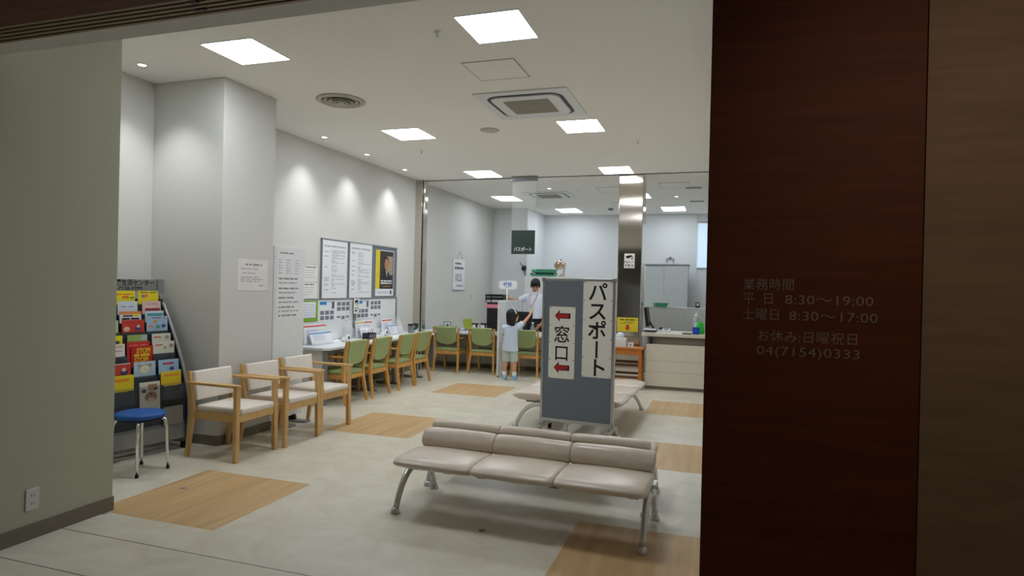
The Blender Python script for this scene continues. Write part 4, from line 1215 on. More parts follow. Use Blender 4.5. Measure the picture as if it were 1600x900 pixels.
# black tray tower
t = thing('tray_tower', 'black tower of trays with a pink strip behind the white divider', 'trays', (-3.72, 10.52, FC + 0.001))
MB().box((-0.14, -0.10, 0), (0.14, 0.17, 0.43), M_BLACK, 0.006).build('cabinet', parent=t)
MB().box((-0.15, -0.105, 0.40), (0.145, 0.17, 0.465), plain(222, 138, 150, 0.5), 0.004).build('pink_strip', parent=t)
MB().box((-0.14, -0.10, 0.465), (0.14, 0.17, 0.50), plain(58, 26, 30, 0.5), 0.003).build('red_brown_strip', parent=t)
for z in (0.545, 0.60):
    m = MB()
    m.box((-0.165, -0.12, z), (0.165, 0.17, z + 0.008), M_BLACK).box((-0.165, -0.12, z), (-0.158, 0.17, z + 0.04), M_BLACK).box((0.158, -0.12, z), (0.165, 0.17, z + 0.04), M_BLACK).box((-0.165, -0.12, z), (0.165, -0.113, z + 0.028), M_BLACK).box((-0.165, 0.163, z), (0.165, 0.17, z + 0.04), M_BLACK)
    for x in (-0.155, 0.155):
        m.box((x - 0.006, -0.11, z - 0.05), (x + 0.006, -0.098, z), M_BLACK).box((x - 0.006, 0.15, z - 0.05), (x + 0.006, 0.162, z), M_BLACK)
    m.build('tray', parent=t)

# things along the far counter
t = thing('tray_box', 'teal tray holding a small card stand by the steel jamb', 'tray', (-4.58, 10.28, FC + 0.001))
m = MB()
TE = plain(62, 128, 112, 0.5)
m.box((-0.17, -0.11, 0), (0.17, 0.11, 0.006), TE).box((-0.17, -0.11, 0), (-0.163, 0.11, 0.055), TE).box((0.163, -0.11, 0), (0.17, 0.11, 0.055), TE).box((-0.17, -0.11, 0), (0.17, -0.103, 0.055), TE).box((-0.17, 0.103, 0), (0.17, 0.11, 0.055), TE)
m.build('tray', parent=t)
t = thing('card_stand', 'small framed card standing in the teal tray', 'card stand', (-4.56, 10.31, FC + 0.008))
MB().box((-0.07, -0.006, 0), (0.07, 0.006, 0.13), M_GREY, 0.002).build('frame', parent=t)
MB().box((-0.058, -0.008, 0.012), (0.058, -0.006, 0.118), M_PAPER).box((-0.01, -0.009, 0.05), (0.03, -0.008, 0.085), M_INKD).build('card', parent=t)
t = thing('green_folder', 'lime green folder propped on a black stand on the far counter', 'folder', (-4.22, 10.52, FC + 0.001))
MB().box((-0.085, -0.008, 0), (0.085, 0.008, 0.20), plain(176, 192, 70, 0.5), 0.003, 2, Matrix.Rotation(0.25, 4, 'X') @ Matrix.Rotation(-0.16, 4, 'Y')).build('cover', parent=t)
MB().box((-0.10, 0.0, 0), (0.06, 0.09, 0.012), M_BLACK).bar((-0.08, 0.06, 0), (-0.09, -0.01, 0.17), 0.03, 0.008, M_BLACK).build('stand', parent=t)
def stamp_stand(x, y, label):
    t = thing('stamp_stand', label, 'stand', (x, y, FC + 0.001), 0, 'white stands with black tops on the far counter')
    MB().lathe([(0, 0), (0.05, 0), (0.052, 0.01), (0.045, 0.09), (0, 0.10)], M_WHITE, 16).build('body', parent=t)
    MB().box((-0.055, -0.03, 0.10), (0.055, 0.04, 0.122), M_BLACK, 0.004).bar((0.02, -0.02, 0.11), (0.045, -0.05, 0.05), 0.03, 0.014, M_BLACK).build('top', parent=t)
for k, (x, y) in enumerate(((-4.08, 10.45), (-3.98, 10.60), (-3.90, 10.42))):
    stamp_stand(x + 0.0, y, ['white stand with a black top next to the lime green folder', 'white stand with a black top, set back between its two neighbours', 'white stand with a black top next to the black tray tower'][k])
tag(MB().box((-0.10, -0.08, 0), (0.10, 0.08, 0.022), M_BLACK, 0.004).build('ink_pad', loc=(-3.98, 10.22, FC + 0.001)), 'flat black pad on the far counter before the white stands', 'ink pad')
t = thing('pen_tray', 'small blue pen tray on the far counter between two green chairs', 'pen tray', (-4.22, 10.2, FC + 0.001))
MB().box((-0.07, -0.05, 0), (0.07, 0.05, 0.006), plain(84, 112, 196, 0.5)).box((-0.07, -0.05, 0), (-0.065, 0.05, 0.03), plain(84, 112, 196, 0.5)).box((0.065, -0.05, 0), (0.07, 0.05, 0.03), plain(84, 112, 196, 0.5)).build('tray', parent=t)
tag(MB().ball((0, 0, 0.02), (0.05, 0.03, 0.02), plain(232, 170, 166, 0.6), 14).build('pink_sponge', loc=(-4.34, 10.02, FC + 0.001)), 'pink sponge on the far counter edge', 'sponge')
# dark terminal behind the girl and clear bottle
t = thing('monitor', 'black monitor standing on the far counter behind the girl', 'monitor', (-3.16, 10.38, FC + 0.001))
MB().box((-0.15, -0.012, 0.17), (0.15, 0.012, 0.36), M_BLACK, 0.006).build('screen_case', parent=t)
MB().bar((0, 0.01, 0.01), (0, 0.02, 0.2), 0.05, 0.016, M_DARK).build('neck', parent=t)
MB().lathe([(0, 0), (0.09, 0), (0.09, 0.008), (0, 0.014)], M_DARK, 20).build('base', parent=t)
tag(MB().lathe([(0, 0), (0.036, 0), (0.038, 0.01), (0.038, 0.11), (0.02, 0.15), (0.018, 0.18), (0, 0.18)], M_CLEAR, 18).lathe([(0, 0.178), (0.02, 0.178), (0.02, 0.195), (0, 0.195)], M_WHITE, 14).build('clear_bottle', loc=(-2.93, 10.12, FC + 0.001)), 'clear bottle on the far counter beside the black monitor', 'bottle')

# office wall fittings
o = sheet('date_calendar', 'white hanging date calendar on the office wall', 'calendar', XL + 0.001, 11.35, 11.93, 1.36, 1.975, M_PAPER, 0.012)
m = MB()
lines(m, 0.012, -0.2, 0.1, [0.22], M_INKD, 0.035, 0, seed=11)
lines(m, 0.012, -0.22, 0.22, [0.13], M_INKD, 0.045, 0, seed=12)
lines(m, 0.012, -0.12, 0.22, [-0.22], M_INK, 0.045, 0, seed=13)
m.build('print', parent=o)
text('lettering', '10.3.', 0.21, M_INKD, o, (0.0126, -0.21, -0.13), ROT_PX, 0.002, xs=0.92)
MB().tube([(0.004, -0.1, 0.305), (0.004, 0.05, 0.46), (0.004, 0.2, 0.305)], 0.004, M_GREY, 6).build('hanger', parent=o)
MB().box((0, -0.29, -0.315), (0.016, 0.29, -0.295), M_INK).build('bottom_bar', parent=o)
t = thing('wall_switch', 'small grey switch on the office wall below the date calendar', 'switch', (XL, 12.3, 1.22))
MB().box((0, -0.04, -0.06), (0.008, 0.04, 0.06), M_WHITE, 0.002).build('plate', parent=t)
MB().box((0.008, -0.02, -0.055), (0.014, 0.02, 0.055), M_INK).build('rocker', parent=t)
t = thing('wall_camera', 'small black camera on a bracket on the office wall above the man', 'camera', (-4.17, 13.62, 1.86))
MB().lathe([(0, 0), (0.05, 0), (0.055, 0.01), (0.055, 0.08), (0.04, 0.10), (0, 0.10)], M_BLACK, 20, (0, 0, 0), Matrix.Translation((0.0, -0.06, 0.0)) @ Matrix.Rotation(math.radians(70), 4, 'X') @ Matrix.Rotation(0.5, 4, 'Y')).build('body', parent=t)
MB().tube([(0.0, 0, 0.03), (0.0, -0.06, 0.03)], 0.014, M_DARK, 10).box((-0.04, -0.012, -0.03), (0.04, 0, 0.07), M_DARK).build('bracket', parent=t)
MB().tube([(-0.02, -0.05, 0.06), (-0.09, -0.06, 0.14)], 0.008, M_DARK, 8).build('aerial', parent=t)
MB().tube([(0.02, -0.006, -0.03), (0.03, -0.006, -0.35)], 0.012, M_GREY, 8).build('cable', parent=t)
# back shelf cabinet that carries the green tray and the copper fan (mostly hidden behind the man and the sign board)
t = thing('office_cabinet', 'tall white office cabinet behind the man', 'cabinet', (-3.55, 13.3, 0))
MB().box((-0.45, -0.22, 0.0), (0.75, 0.22, 1.69), M_OWALL, 0.006).build('body', parent=t)
for s in (-1, 1):
    d = MB().box((0.15 + (0.006 if s > 0 else -0.59), -0.232, 0.06), (0.15 + (0.59 if s > 0 else -0.006), -0.22, 1.67), M_WHITE, 0.003).build('door', parent=t)
    MB().box((0.15 + s * 0.05 - 0.01, -0.248, 0.8), (0.15 + s * 0.05 + 0.01, -0.232, 0.95), M_GREY, 0.003).build('handle', parent=d)
def tray(name, label, loc, sx, sy, sz, mt, rz=0.0):
    t = thing(name, label, 'tray', loc, rz)
    m = MB()
    m.box((-sx, -sy, 0), (sx, sy, 0.006), mt)
    m.prism([(-sx, 0), (-sx - 0.03, sz), (-sx - 0.022, sz), (-sx + 0.008, 0)], 'y', -sy, sy, mt).prism([(sx, 0), (sx + 0.03, sz), (sx + 0.022, sz), (sx - 0.008, 0)], 'y', -sy, sy, mt)
    m.box((-sx, -sy, 0), (sx, -sy + 0.007, sz * 0.6), mt).box((-sx, sy - 0.007, 0), (sx, sy, sz), mt)
    m.build('bin', parent=t)
    MB().prism([(-sx - 0.035, sz), (sx + 0.035, sz), (sx + 0.035, sz + 0.01), (-sx - 0.035, sz + 0.01)], 'y', sy - 0.01, sy, mt).build('rim', parent=t)
GT = plain(72, 160, 122, 0.45)
tray('letter_tray', 'green letter tray on top of the white cabinet behind the man, lower of two', (-3.62, 13.27, 1.6915), 0.24, 0.15, 0.07, GT)
tray('letter_tray', 'green letter tray on top of the white cabinet behind the man, upper of two', (-3.61, 13.27, 1.773), 0.23, 0.14, 0.07, GT)
t = thing('copper_lamp', 'copper coloured desk lamp on the white cabinet beside the green trays', 'lamp', (-3.22, 13.27, 1.6915))
MB().lathe([(0, 0), (0.08, 0), (0.085, 0.02), (0.03, 0.04), (0.025, 0.06), (0, 0.06)], plain(206, 176, 166, 0.35), 22).build('base', parent=t)
MB().bar((0.04, 0, 0.04), (0.07, 0, 0.30), 0.05, 0.03, plain(206, 176, 166, 0.35), 0.006).build('stem', parent=t)
MB().lathe([(0.02, 0.12), (0.06, 0.10), (0.10, 0.02), (0.105, 0), (0.09, 0.005), (0, 0.03)], mat('copper', (0.75, 0.5, 0.38), 0.25, 1.0), 22, (0, 0, 0), Matrix.Translation((-0.05, -0.06, 0.24)) @ Matrix.Rotation(math.radians(60), 4, 'X') @ Matrix.Rotation(0.4, 4, 'Y')).build('shade', parent=t)
MB().tube([(-0.02, 0, 0.30), (-0.03, 0.0, 0.38)], 0.01, M_DARK, 8).build('knob', parent=t)

# ================================================================ RECEPTION COUNTER BEYOND THE PILLAR
t = thing('reception_counter', 'cream reception counter with a pale top beyond the steel pillar', 'counter', (-0.2, 9.46, 0))
MB().box((-0.80, 0.0, 0.05), (0.20, 0.03, 0.66), M_CREAMLAM).box((-0.80, -0.001, 0.255), (0.20, 0.0, 0.258), M_GREY).box((-0.80, -0.001, 0.42), (0.20, 0.0, 0.423), M_GREY).build('front_panel', parent=t)
MB().box((-0.805, 0.03, 0.0), (-0.78, 0.45, 0.66), mat('counter_side', srgb(70, 52, 40), 0.5)).build('side_panel', parent=t)
MB().box((-0.80, 0.02, 0.0), (0.20, 0.04, 0.05), M_BASEB).build('kick_board', parent=t)
MB().box((-0.88, 0.10, 0.765), (0.20, 0.85, 0.815), M_CREAMLAM, 0.004).build('countertop', parent=t)
MB().box((-0.80, 0.16, 0.0), (0.20, 0.19, 0.765), mat('counter_recess', srgb(150, 138, 122), 0.6)).build('recess_panel', parent=t)
m = MB()
for x in (-0.74, 0.1):
    m.box((x - 0.02, 0.03, 0.60), (x + 0.02, 0.16, 0.765), M_DARK)
m.build('brackets', parent=t)
RC = 0.816
t = thing('monitor', 'black monitor seen edge-on on the reception counter', 'monitor', (-1.02, 10.05, RC))
M = Matrix.Rotation(math.radians(-8), 4, 'Y')
MB().box((-0.022, -0.17, 0.07), (0.022, 0.17, 0.37), M_BLACK, 0.008, 2, M).build('screen_case', parent=t)
MB().bar((0.0, 0, 0.15), (0.09, 0, 0.01), 0.06, 0.02, M_BLACK).build('neck', parent=t)
MB().box((-0.03, -0.09, 0), (0.11, 0.09, 0.012), M_BLACK, 0.004).build('base', parent=t)
t = thing('document_tray', 'grey document tray with papers below the reception monitor', 'tray', (-1.01, 9.72, RC))
MB().box((-0.06, -0.10, 0), (0.13, 0.10, 0.012), M_GREY, 0.003).box((-0.06, -0.10, 0.03), (0.13, 0.10, 0.04), M_GREY, 0.003).box((-0.06, 0.09, 0), (0.13, 0.10, 0.04), M_GREY).build('tray', parent=t)
MB().box((-0.05, -0.095, 0.0405), (0.12, 0.09, 0.05), M_PAPER).build('papers', parent=t)
t = thing('telephone', 'white desk telephone on the reception counter before the monitor', 'telephone', (-0.77, 9.85, RC))
MB().prism([(-0.09, 0), (0.09, 0), (0.09, 0.05), (-0.09, 0.03)], 'x', -0.08, 0.08, M_WHITE, 0.005).build('body', parent=t)
MB().box((-0.075, -0.08, 0.045), (-0.035, 0.085, 0.075), M_DARK, 0.01).build('handset', parent=t)
m = MB()
for r in range(4):
    for c in range(3):
        m.box((0.0 + c * 0.022, -0.06 + r * 0.028, 0.034 + r * 0.0034), (0.015 + c * 0.022, -0.042 + r * 0.028, 0.041 + r * 0.0034), M_GREY)
m.build('keys', parent=t)
t = thing('counter_screen', 'low pale screen behind the reception counter', 'screen', (0.0, 10.95, 0))
MB().box((-1.20, 0, 0.04), (0.01, 0.03, 1.15), mat('screen_panel', srgb(206, 208, 206), 0.6)).build('panel', parent=t)
MB().box((-1.20, -0.005, 1.15), (0.01, 0.035, 1.175), M_WHITE, 0.003).box((-1.21, -0.005, 0), (-1.185, 0.035, 1.175), M_WHITE).build('frame', parent=t)
MB().box((-1.15, -0.15, 0), (-1.10, 0.18, 0.04), M_GREY).box((-0.1, -0.15, 0), (-0.05, 0.18, 0.04), M_GREY).build('foot', parent=t)
tray('letter_tray', 'green letter tray resting on the pale screen behind the reception counter', (-0.93, 10.965, 1.176), 0.10, 0.06, 0.05, plain(70, 164, 128, 0.45))
tag(MB().prism([(-0.08, 0), (0.10, 0), (0.10, 0.004), (-0.08, 0.004)], 'y', -0.12, 0.12, M_PAPER).build('paper_form', loc=(-0.55, 9.85, RC), rz=0.1), 'flat white form on the reception counter', 'papers')
t = thing('spray_bottle', 'tall grey pump bottle on the reception counter beside the dark pier', 'bottle', (-0.315, 9.98, RC))
MB().lathe([(0, 0), (0.05, 0), (0.052, 0.012), (0.052, 0.20), (0.035, 0.235), (0.022, 0.245), (0, 0.245)], plain(150, 166, 170, 0.35), 22).build('body', parent=t)
MB().lathe([(0, 0.243), (0.026, 0.243), (0.026, 0.28), (0.012, 0.285), (0.010, 0.31), (0, 0.31)], M_WHITE, 16).box((-0.012, -0.055, 0.30), (0.012, 0.02, 0.318), M_WHITE, 0.004).build('pump', parent=t)
MB().box((-0.03, -0.0535, 0.06), (0.03, -0.051, 0.16), M_PAPER).build('label_patch', parent=t)
t = thing('green_bag', 'bright green pouch on the reception counter beside the pump bottle', 'pouch', (-0.255, 9.82, RC))
MB().loft([[(x * k, y * k + 0.0, z) for x, y in ((-0.055, -0.03), (0.055, -0.03), (0.07, 0), (0.055, 0.03), (-0.055, 0.03), (-0.07, 0))] for z, k in ((0, 0.9), (0.03, 1.0), (0.10, 0.85), (0.16, 0.55), (0.185, 0.3))], plain(30, 190, 60, 0.4)).build('body', parent=t)
tag(MB().box((-0.05, -0.03, 0), (0.05, 0.03, 0.105), plain(18, 66, 170, 0.4), 0.008).box((-0.035, -0.0315, 0.03), (0.035, -0.03, 0.08), plain(40, 90, 200, 0.4)).build('blue_box', loc=(-0.305, 9.68, RC)), 'small blue box on the reception counter before the green pouch', 'box')
tag(MB().box((-0.07, -0.05, 0), (0.07, 0.05, 0.014), M_BLACK, 0.004).build('cash_tray', loc=(-0.43, 9.66, RC)), 'flat black tray on the reception counter beside the blue box', 'tray')
t = thing('clip_camera', 'small black device clamped to the pale screen beside the dark pier', 'device', (-0.33, 10.965, 1.1755))
MB().box((-0.035, -0.03, 0), (0.035, 0.03, 0.09), M_BLACK, 0.006).build('body', parent=t)
MB().box((-0.02, -0.032, 0.03), (0.022, -0.03, 0.075), M_PAPER).build('card', parent=t)
t = thing('sliding_cabinet', 'tall grey two door sliding cabinet at the office back wall', 'cabinet', (-1.11, 14.65, 0))
MB().box((-0.46, -0.20, 0.0), (0.46, 0.22, 2.0), mat('cabinet_grey', srgb(196, 202, 204), 0.5), 0.004).build('body', parent=t)
MB().box((-0.48, -0.23, 2.0), (0.48, 0.23, 2.035), M_GREY, 0.003).build('top', parent=t)
MB().box((-0.455, -0.222, 0.06), (-0.02, -0.202, 1.99), mat('cabinet_door', srgb(202, 208, 210), 0.45), 0.003).build('door', parent=t)
d = MB().box((-0.05, -0.244, 0.06), (0.455, -0.224, 1.99), mat('cabinet_door', srgb(202, 208, 210), 0.45), 0.003).build('door', parent=t)
MB().box((-0.03, -0.249, 0.95), (-0.005, -0.244, 1.15), M_DARK, 0.002).build('handle', parent=d)
t = thing('wall_hook', 'white ring shaped hook on the office wall above the sliding cabinet', 'hook', (-1.09, YB - 0.001, 2.14))
MB().lathe([(0.078, -0.005), (0.090, -0.005), (0.090, 0.005), (0.078, 0.005), (0.078, -0.005)], M_WHITE, 24, (0, 0, 0), Matrix.Translation((0, -0.02, 0)) @ Matrix.Rotation(PI / 2, 4, 'X')).build('ring', parent=t)
MB().box((-0.03, -0.03, 0.04), (0.03, 0, 0.09), M_GREY, 0.004).box((-0.085, -0.034, -0.03), (-0.06, -0.004, 0.05), M_GREY).box((0.06, -0.034, -0.03), (0.085, -0.004, 0.05), M_GREY).build('mount', parent=t)

# wood side table by the pillar
t = thing('side_table', 'orange wood side table in front of the steel pillar', 'table', (-1.36, 9.46, 0))
MB().box((-0.34, -0.17, 0.575), (0.34, 0.17, 0.60), M_TABLEW, 0.004).build('tabletop', parent=t)
MB().box((-0.31, -0.15, 0.50), (0.31, -0.13, 0.575), M_TABLEW).box((-0.31, 0.13, 0.50), (0.31, 0.15, 0.575), M_TABLEW).box((-0.31, -0.13, 0.50), (-0.29, 0.13, 0.575), M_TABLEW).box((0.29, -0.13, 0.50), (0.31, 0.13, 0.575), M_TABLEW).build('apron', parent=t)
for sx in (-1, 1):
    for sy in (-1, 1):
        MB().box((sx * 0.295 - 0.022, sy * 0.135 - 0.022, 0), (sx * 0.295 + 0.022, sy * 0.135 + 0.022, 0.575), M_TABLEW, 0.003).build('leg', parent=t)
for z in (0.30, 0.12):
    MB().box((-0.29, 0.11, z), (0.29, 0.13, z + 0.035), plain(120, 74, 40, 0.5)).build('rail', parent=t)
t = thing('tissue_box', 'white tissue box on the orange wood side table', 'tissue box', (-1.38, 9.44, 0.601))
MB().box((-0.10, -0.06, 0), (0.10, 0.06, 0.13), M_WHITE, 0.005).build('box', parent=t)
m = MB()
R = random.Random(4)
rings = []
for z, r in ((0.129, 0.05), (0.15, 0.055), (0.18, 0.06), (0.205, 0.035)):
    rings.append([((r * math.cos(2 * PI * k / 12) * (1 + R.uniform(-0.3, 0.3))), r * 0.4 * math.sin(2 * PI * k / 12) * (1 + R.uniform(-0.4, 0.4)), z + R.uniform(-0.008, 0.012)) for k in range(12)])
m.loft(rings, M_PAPER)
m.build('tissue', parent=t)
t = thing('card_holder', 'small clear card holder beside the tissue box on the side table', 'card holder', (-1.21, 9.38, 0.601))
MB().box((-0.045, -0.03, 0), (0.045, 0.03, 0.008), M_CLEAR).box((-0.045, -0.03, 0), (0.045, -0.026, 0.07), M_CLEAR).build('stand', parent=t)
MB().box((-0.04, -0.024, 0.008), (0.04, -0.018, 0.075), M_PAPER, 0, 2).box((-0.012, -0.0245, 0.03), (0.012, -0.024, 0.055), M_INKD).build('card', parent=t)

# notices on the pillar
def pillar_sign(name, label, x0, x1, z0, z1, paper):
    o = thing(name, label, 'sign', ((x0 + x1) / 2, 9.8295, (z0 + z1) / 2))
    MB().box((-(x1 - x0) / 2, -0.003, -(z1 - z0) / 2), ((x1 - x0) / 2, 0, (z1 - z0) / 2), paper).build('plate', parent=o)
    return o
o = pillar_sign('camera_sign', 'white security camera sign high on the steel pillar', -1.40, -1.24, 1.78, 2.005, M_PAPERW)
m = MB()
m.prism([(-0.055, 0.045), (-0.05, 0.075), (0.035, 0.09), (0.035, 0.06), (0.0, 0.05), (-0.005, 0.035)], 'y', -0.004, -0.003, M_INKB)
m.prism([(0.03, 0.02), (0.05, 0.02), (0.05, 0.075), (0.04, 0.075), (0.04, 0.045), (0.03, 0.04)], 'y', -0.004, -0.003, M_INKB)
m.build('pictogram', parent=o)
text('lettering', '防犯カメラ', 0.032, M_INKD, o, (0, -0.0035, -0.032), ROT_MY, 0.0006, 'CENTER', 0.9)
text('lettering', '作 動 中', 0.042, M_INKD, o, (0, -0.0035, -0.088), ROT_MY, 0.001, 'CENTER', 0.9)
o = pillar_sign('yellow_sign', 'yellow sign with a red arrow pointing down low on the steel pillar', -1.485, -1.165, 0.80, 1.02, plain(226, 204, 52, 0.6))
m = MB()
lines(m, -0.003, -0.12, 0.13, [0.075], plain(120, 110, 40, 0.6), 0.022, 0, True, 'my', 21)
lines(m, -0.003, -0.06, 0.11, [0.04], plain(120, 150, 50, 0.6), 0.012, 0, True, 'my', 22)
lines(m, -0.003, -0.11, 0.10, [0.018], plain(120, 150, 50, 0.6), 0.01, 0, True, 'my', 23)
m.build('print', parent=o)
MB().prism([(-0.022, 0.0), (0.022, 0.0), (0.022, -0.045), (0.045, -0.045), (0.0, -0.092), (-0.045, -0.045), (-0.022, -0.045)], 'y', -0.0042, -0.003, plain(206, 70, 30, 0.5)).build('arrow', parent=o)

# ================================================================ PEOPLE
def bake(o, name):
    dg = bpy.context.evaluated_depsgraph_get()
    me = bpy.data.meshes.new_from_object(o.evaluated_get(dg))
    me.name = name
    old = o.data
    o.modifiers.clear()
    o.data = me
    bpy.data.meshes.remove(old)
    for p in me.polygons:
        p.use_smooth = True
    return o

def fuse(name, mb, m, parent, voxel=0.008, it=4):
    """melts the overlapping shapes of mb into one continuous surface"""
    o = mb.build(name, m, parent)
    rm = o.modifiers.new('fuse', 'REMESH')
    rm.mode = 'VOXEL'
    rm.voxel_size = voxel
    rm.use_smooth_shade = True
    sm = o.modifiers.new('soft', 'SMOOTH')
    sm.iterations = it
    sm.factor = 0.5
    mats_ = [m]
    bake(o, name)
    o.data.materials.clear()
    o.data.materials.append(m)
    return o

def trunk(mb, rings, n=30):
    mb.loft([[(c[0] + rx * math.cos(2 * PI * k / n), c[1] + ry * math.sin(2 * PI * k / n), c[2]) for k in range(n)] for c, rx, ry in rings])
    return mb

def skin(name, pts, edges, m, parent=None, sub=2, extra=None, voxel=None):
    """one continuous surface grown round a skeleton; pts: name -> ((x,y,z), r or (rx, ry)); extra(bm) adds shapes that are fused in"""
    me = bpy.data.meshes.new(name)
    idx = {k: i for i, k in enumerate(pts)}
    me.from_pydata([p[0] for p in pts.values()], [(idx[a], idx[b]) for a, b in edges], [])
    o = bpy.data.objects.new(name, me)
    COL.objects.link(o)
    md = o.modifiers.new('skin', 'SKIN')
    md.use_smooth_shade = True
    md.branch_smoothing = 0.3
    sv = me.skin_vertices[0].data
    for k, (p, r) in pts.items():
        sv[idx[k]].radius = r if isinstance(r, tuple) else (r, r)
        sv[idx[k]].use_root = False
    sv[0].use_root = True
    s = o.modifiers.new('sub', 'SUBSURF')
    s.levels = sub
    s.render_levels = sub
    bake(o, name)
    if extra or voxel:
        bm = bmesh.new()
        bm.from_mesh(o.data)
        if extra:
            extra(bm)
        bm.to_mesh(o.data)
        bm.free()
        rm = o.modifiers.new('fuse', 'REMESH')
        rm.mode = 'VOXEL'
        rm.voxel_size = voxel or 0.007
        rm.use_smooth_shade = True
        sm = o.modifiers.new('soft', 'SMOOTH')
        sm.iterations = 3
        sm.factor = 0.5
        bake(o, name)
    o.data.materials.clear()
    o.data.materials.append(m)
    o.parent = parent
    return o

def add_ball(bm, c, r, rot=None):
    M = Matrix.Translation(c)
    if rot is not None:
        M = M @ rot
    bmesh.ops.create_uvsphere(bm, u_segments=20, v_segments=14, radius=1, matrix=M @ Matrix.Diagonal((*r, 1)))

def head_shapes(c, s, M):
    """skull, jaw, nose, ears of a head of height s about c; M turns it (its face looks to -y before turning)"""
    def f(bm):
        def B(p, r, rot=None):
            q = Vector(c) + M.to_3x3() @ (Vector(p) * s)
            add_ball(bm, q, tuple(v * s for v in r), M.to_3x3().to_4x4() @ (rot or Matrix.Identity(4)))
        B((0, 0.03, 0.10), (0.335, 0.40, 0.40))
        B((0, -0.09, -0.17), (0.25, 0.27, 0.30))
        B((0, -0.20, -0.33), (0.13, 0.13, 0.12))
        B((0, -0.385, -0.08), (0.05, 0.07, 0.10))
        B((0, -0.40, -0.13), (0.065, 0.06, 0.045))
        B((0, -0.345, -0.245), (0.10, 0.04, 0.035))
        for q in (-1, 1):
            B((q * 0.345, 0.05, -0.03), (0.035, 0.08, 0.12))
            B((q * 0.135, -0.30, 0.065), (0.09, 0.05, 0.035))
    return f

def face(parent, c, s, M, hair):
    def pos(p):
        return Vector(c) + M.to_3x3() @ (Vector(p) * s)
    R4 = M.to_3x3().to_4x4()
    m = MB()
    for q in (-1, 1):
        m.ball((0, 0, 0), (0.055 * s, 0.03 * s, 0.026 * s), plain(28, 22, 22, 0.3), 12, Matrix.Translation(pos((q * 0.135, -0.345, 0.0))) @ R4)
    m.build('eyes', parent=parent)
    m = MB()
    for q in (-1, 1):
        m.ball((0, 0, 0), (0.085 * s, 0.025 * s, 0.018 * s), hair, 12, Matrix.Translation(pos((q * 0.135, -0.355, 0.085))) @ R4)
    m.build('eyebrows', parent=parent)
    MB().ball((0, 0, 0), (0.085 * s, 0.02 * s, 0.018 * s), plain(176, 96, 88, 0.5), 12, Matrix.Translation(pos((0, -0.378, -0.245))) @ R4).build('mouth', parent=parent)

def hand(pts, edges, key, wrist, dirv, side, size, curl, palm_n):
    """palm and five fingers after a wrist: dirv along the hand, side towards the thumb, palm_n out of the palm"""
    d, sd, n = Vector(dirv).normalized(), Vector(side).normalized(), Vector(palm_n).normalized()
    w = Vector(wrist)
    s = size
    pts[key + 'palm'] = (tuple(w + d * 0.28 * s), (0.20 * s, 0.11 * s))
    edges.append((key + 'wrist', key + 'palm'))
    for i, (off, ln) in enumerate(((0.17, 0.44), (0.06, 0.50), (-0.05, 0.46), (-0.16, 0.36))):
        b = w + d * 0.50 * s + sd * off * s
        k1 = b + (d * math.cos(curl) + n * math.sin(curl)) * ln * 0.5 * s
        k2 = k1 + (d * math.cos(curl * 2.2) + n * math.sin(curl * 2.2)) * ln * 0.5 * s
        pts['%sf%da' % (key, i)] = (tuple(b), 0.055 * s)
        pts['%sf%db' % (key, i)] = (tuple(k1), 0.048 * s)
        pts['%sf%dc' % (key, i)] = (tuple(k2), 0.040 * s)
        edges += [(key + 'palm', '%sf%da' % (key, i)), ('%sf%da' % (key, i), '%sf%db' % (key, i)), ('%sf%db' % (key, i), '%sf%dc' % (key, i))]
    tb = w + d * 0.22 * s + sd * 0.20 * s
    t1 = tb + (d * 0.7 + sd * 0.6 + n * 0.3).normalized() * 0.2 * s
    t2 = t1 + (d * 0.9 + sd * 0.1 + n * 0.4).normalized() * 0.18 * s
    pts[key + 'ta'] = (tuple(tb), 0.065 * s)
    pts[key + 'tb'] = (tuple(t1), 0.055 * s)
    pts[key + 'tc'] = (tuple(t2), 0.045 * s)
    edges += [(key + 'palm', key + 'ta'), (key + 'ta', key + 'tb'), (key + 'tb', key + 'tc')]

# ---- the girl: seen from behind, one arm raised towards the man
GX, GY = -3.07, 9.36
GM = Matrix.Rotation(math.radians(138), 4, 'Z') @ Matrix.Rotation(math.radians(-12), 4, 'X')
gh = Vector((0.035, 0.02, 0.995))
pts = {'pelvis': ((0, 0, 0.54), (0.085, 0.07)), 'waist': ((0.01, 0, 0.64), (0.08, 0.062)), 'chest': ((0.015, 0.0, 0.75), (0.09, 0.068)), 'neckbase': ((0.025, 0.005, 0.84), (0.055, 0.045)), 'neck': ((0.03, 0.012, 0.895), 0.034), 'skull': ((0.035, 0.02, 0.95), 0.045),
       'rsh': ((0.125, 0.005, 0.825), 0.036), 'relb': ((0.205, 0.09, 0.915), 0.028), 'rwrist': ((0.262, 0.19, 1.02), 0.021),
       'lsh': ((-0.09, 0.005, 0.815), 0.036), 'lelb': ((-0.125, 0.07, 0.69), 0.028), 'lwrist': ((-0.08, 0.20, 0.68), 0.021),
       'rhip': ((0.062, 0, 0.50), 0.064), 'rknee': ((0.075, 0.005, 0.285), 0.045), 'rcalf': ((0.08, -0.012, 0.20), 0.042), 'rank': ((0.08, -0.01, 0.075), 0.026), 'rheel': ((0.08, -0.015, 0.035), 0.024), 'rtoe': ((0.085, 0.10, 0.025), 0.022),
       'lhip': ((-0.055, 0, 0.50), 0.064), 'lknee': ((-0.068, 0.005, 0.285), 0.045), 'lcalf': ((-0.072, -0.012, 0.20), 0.042), 'lank': ((-0.075, -0.01, 0.075), 0.026), 'lheel': ((-0.075, -0.015, 0.035), 0.024), 'ltoe': ((-0.10, 0.095, 0.025), 0.022)}
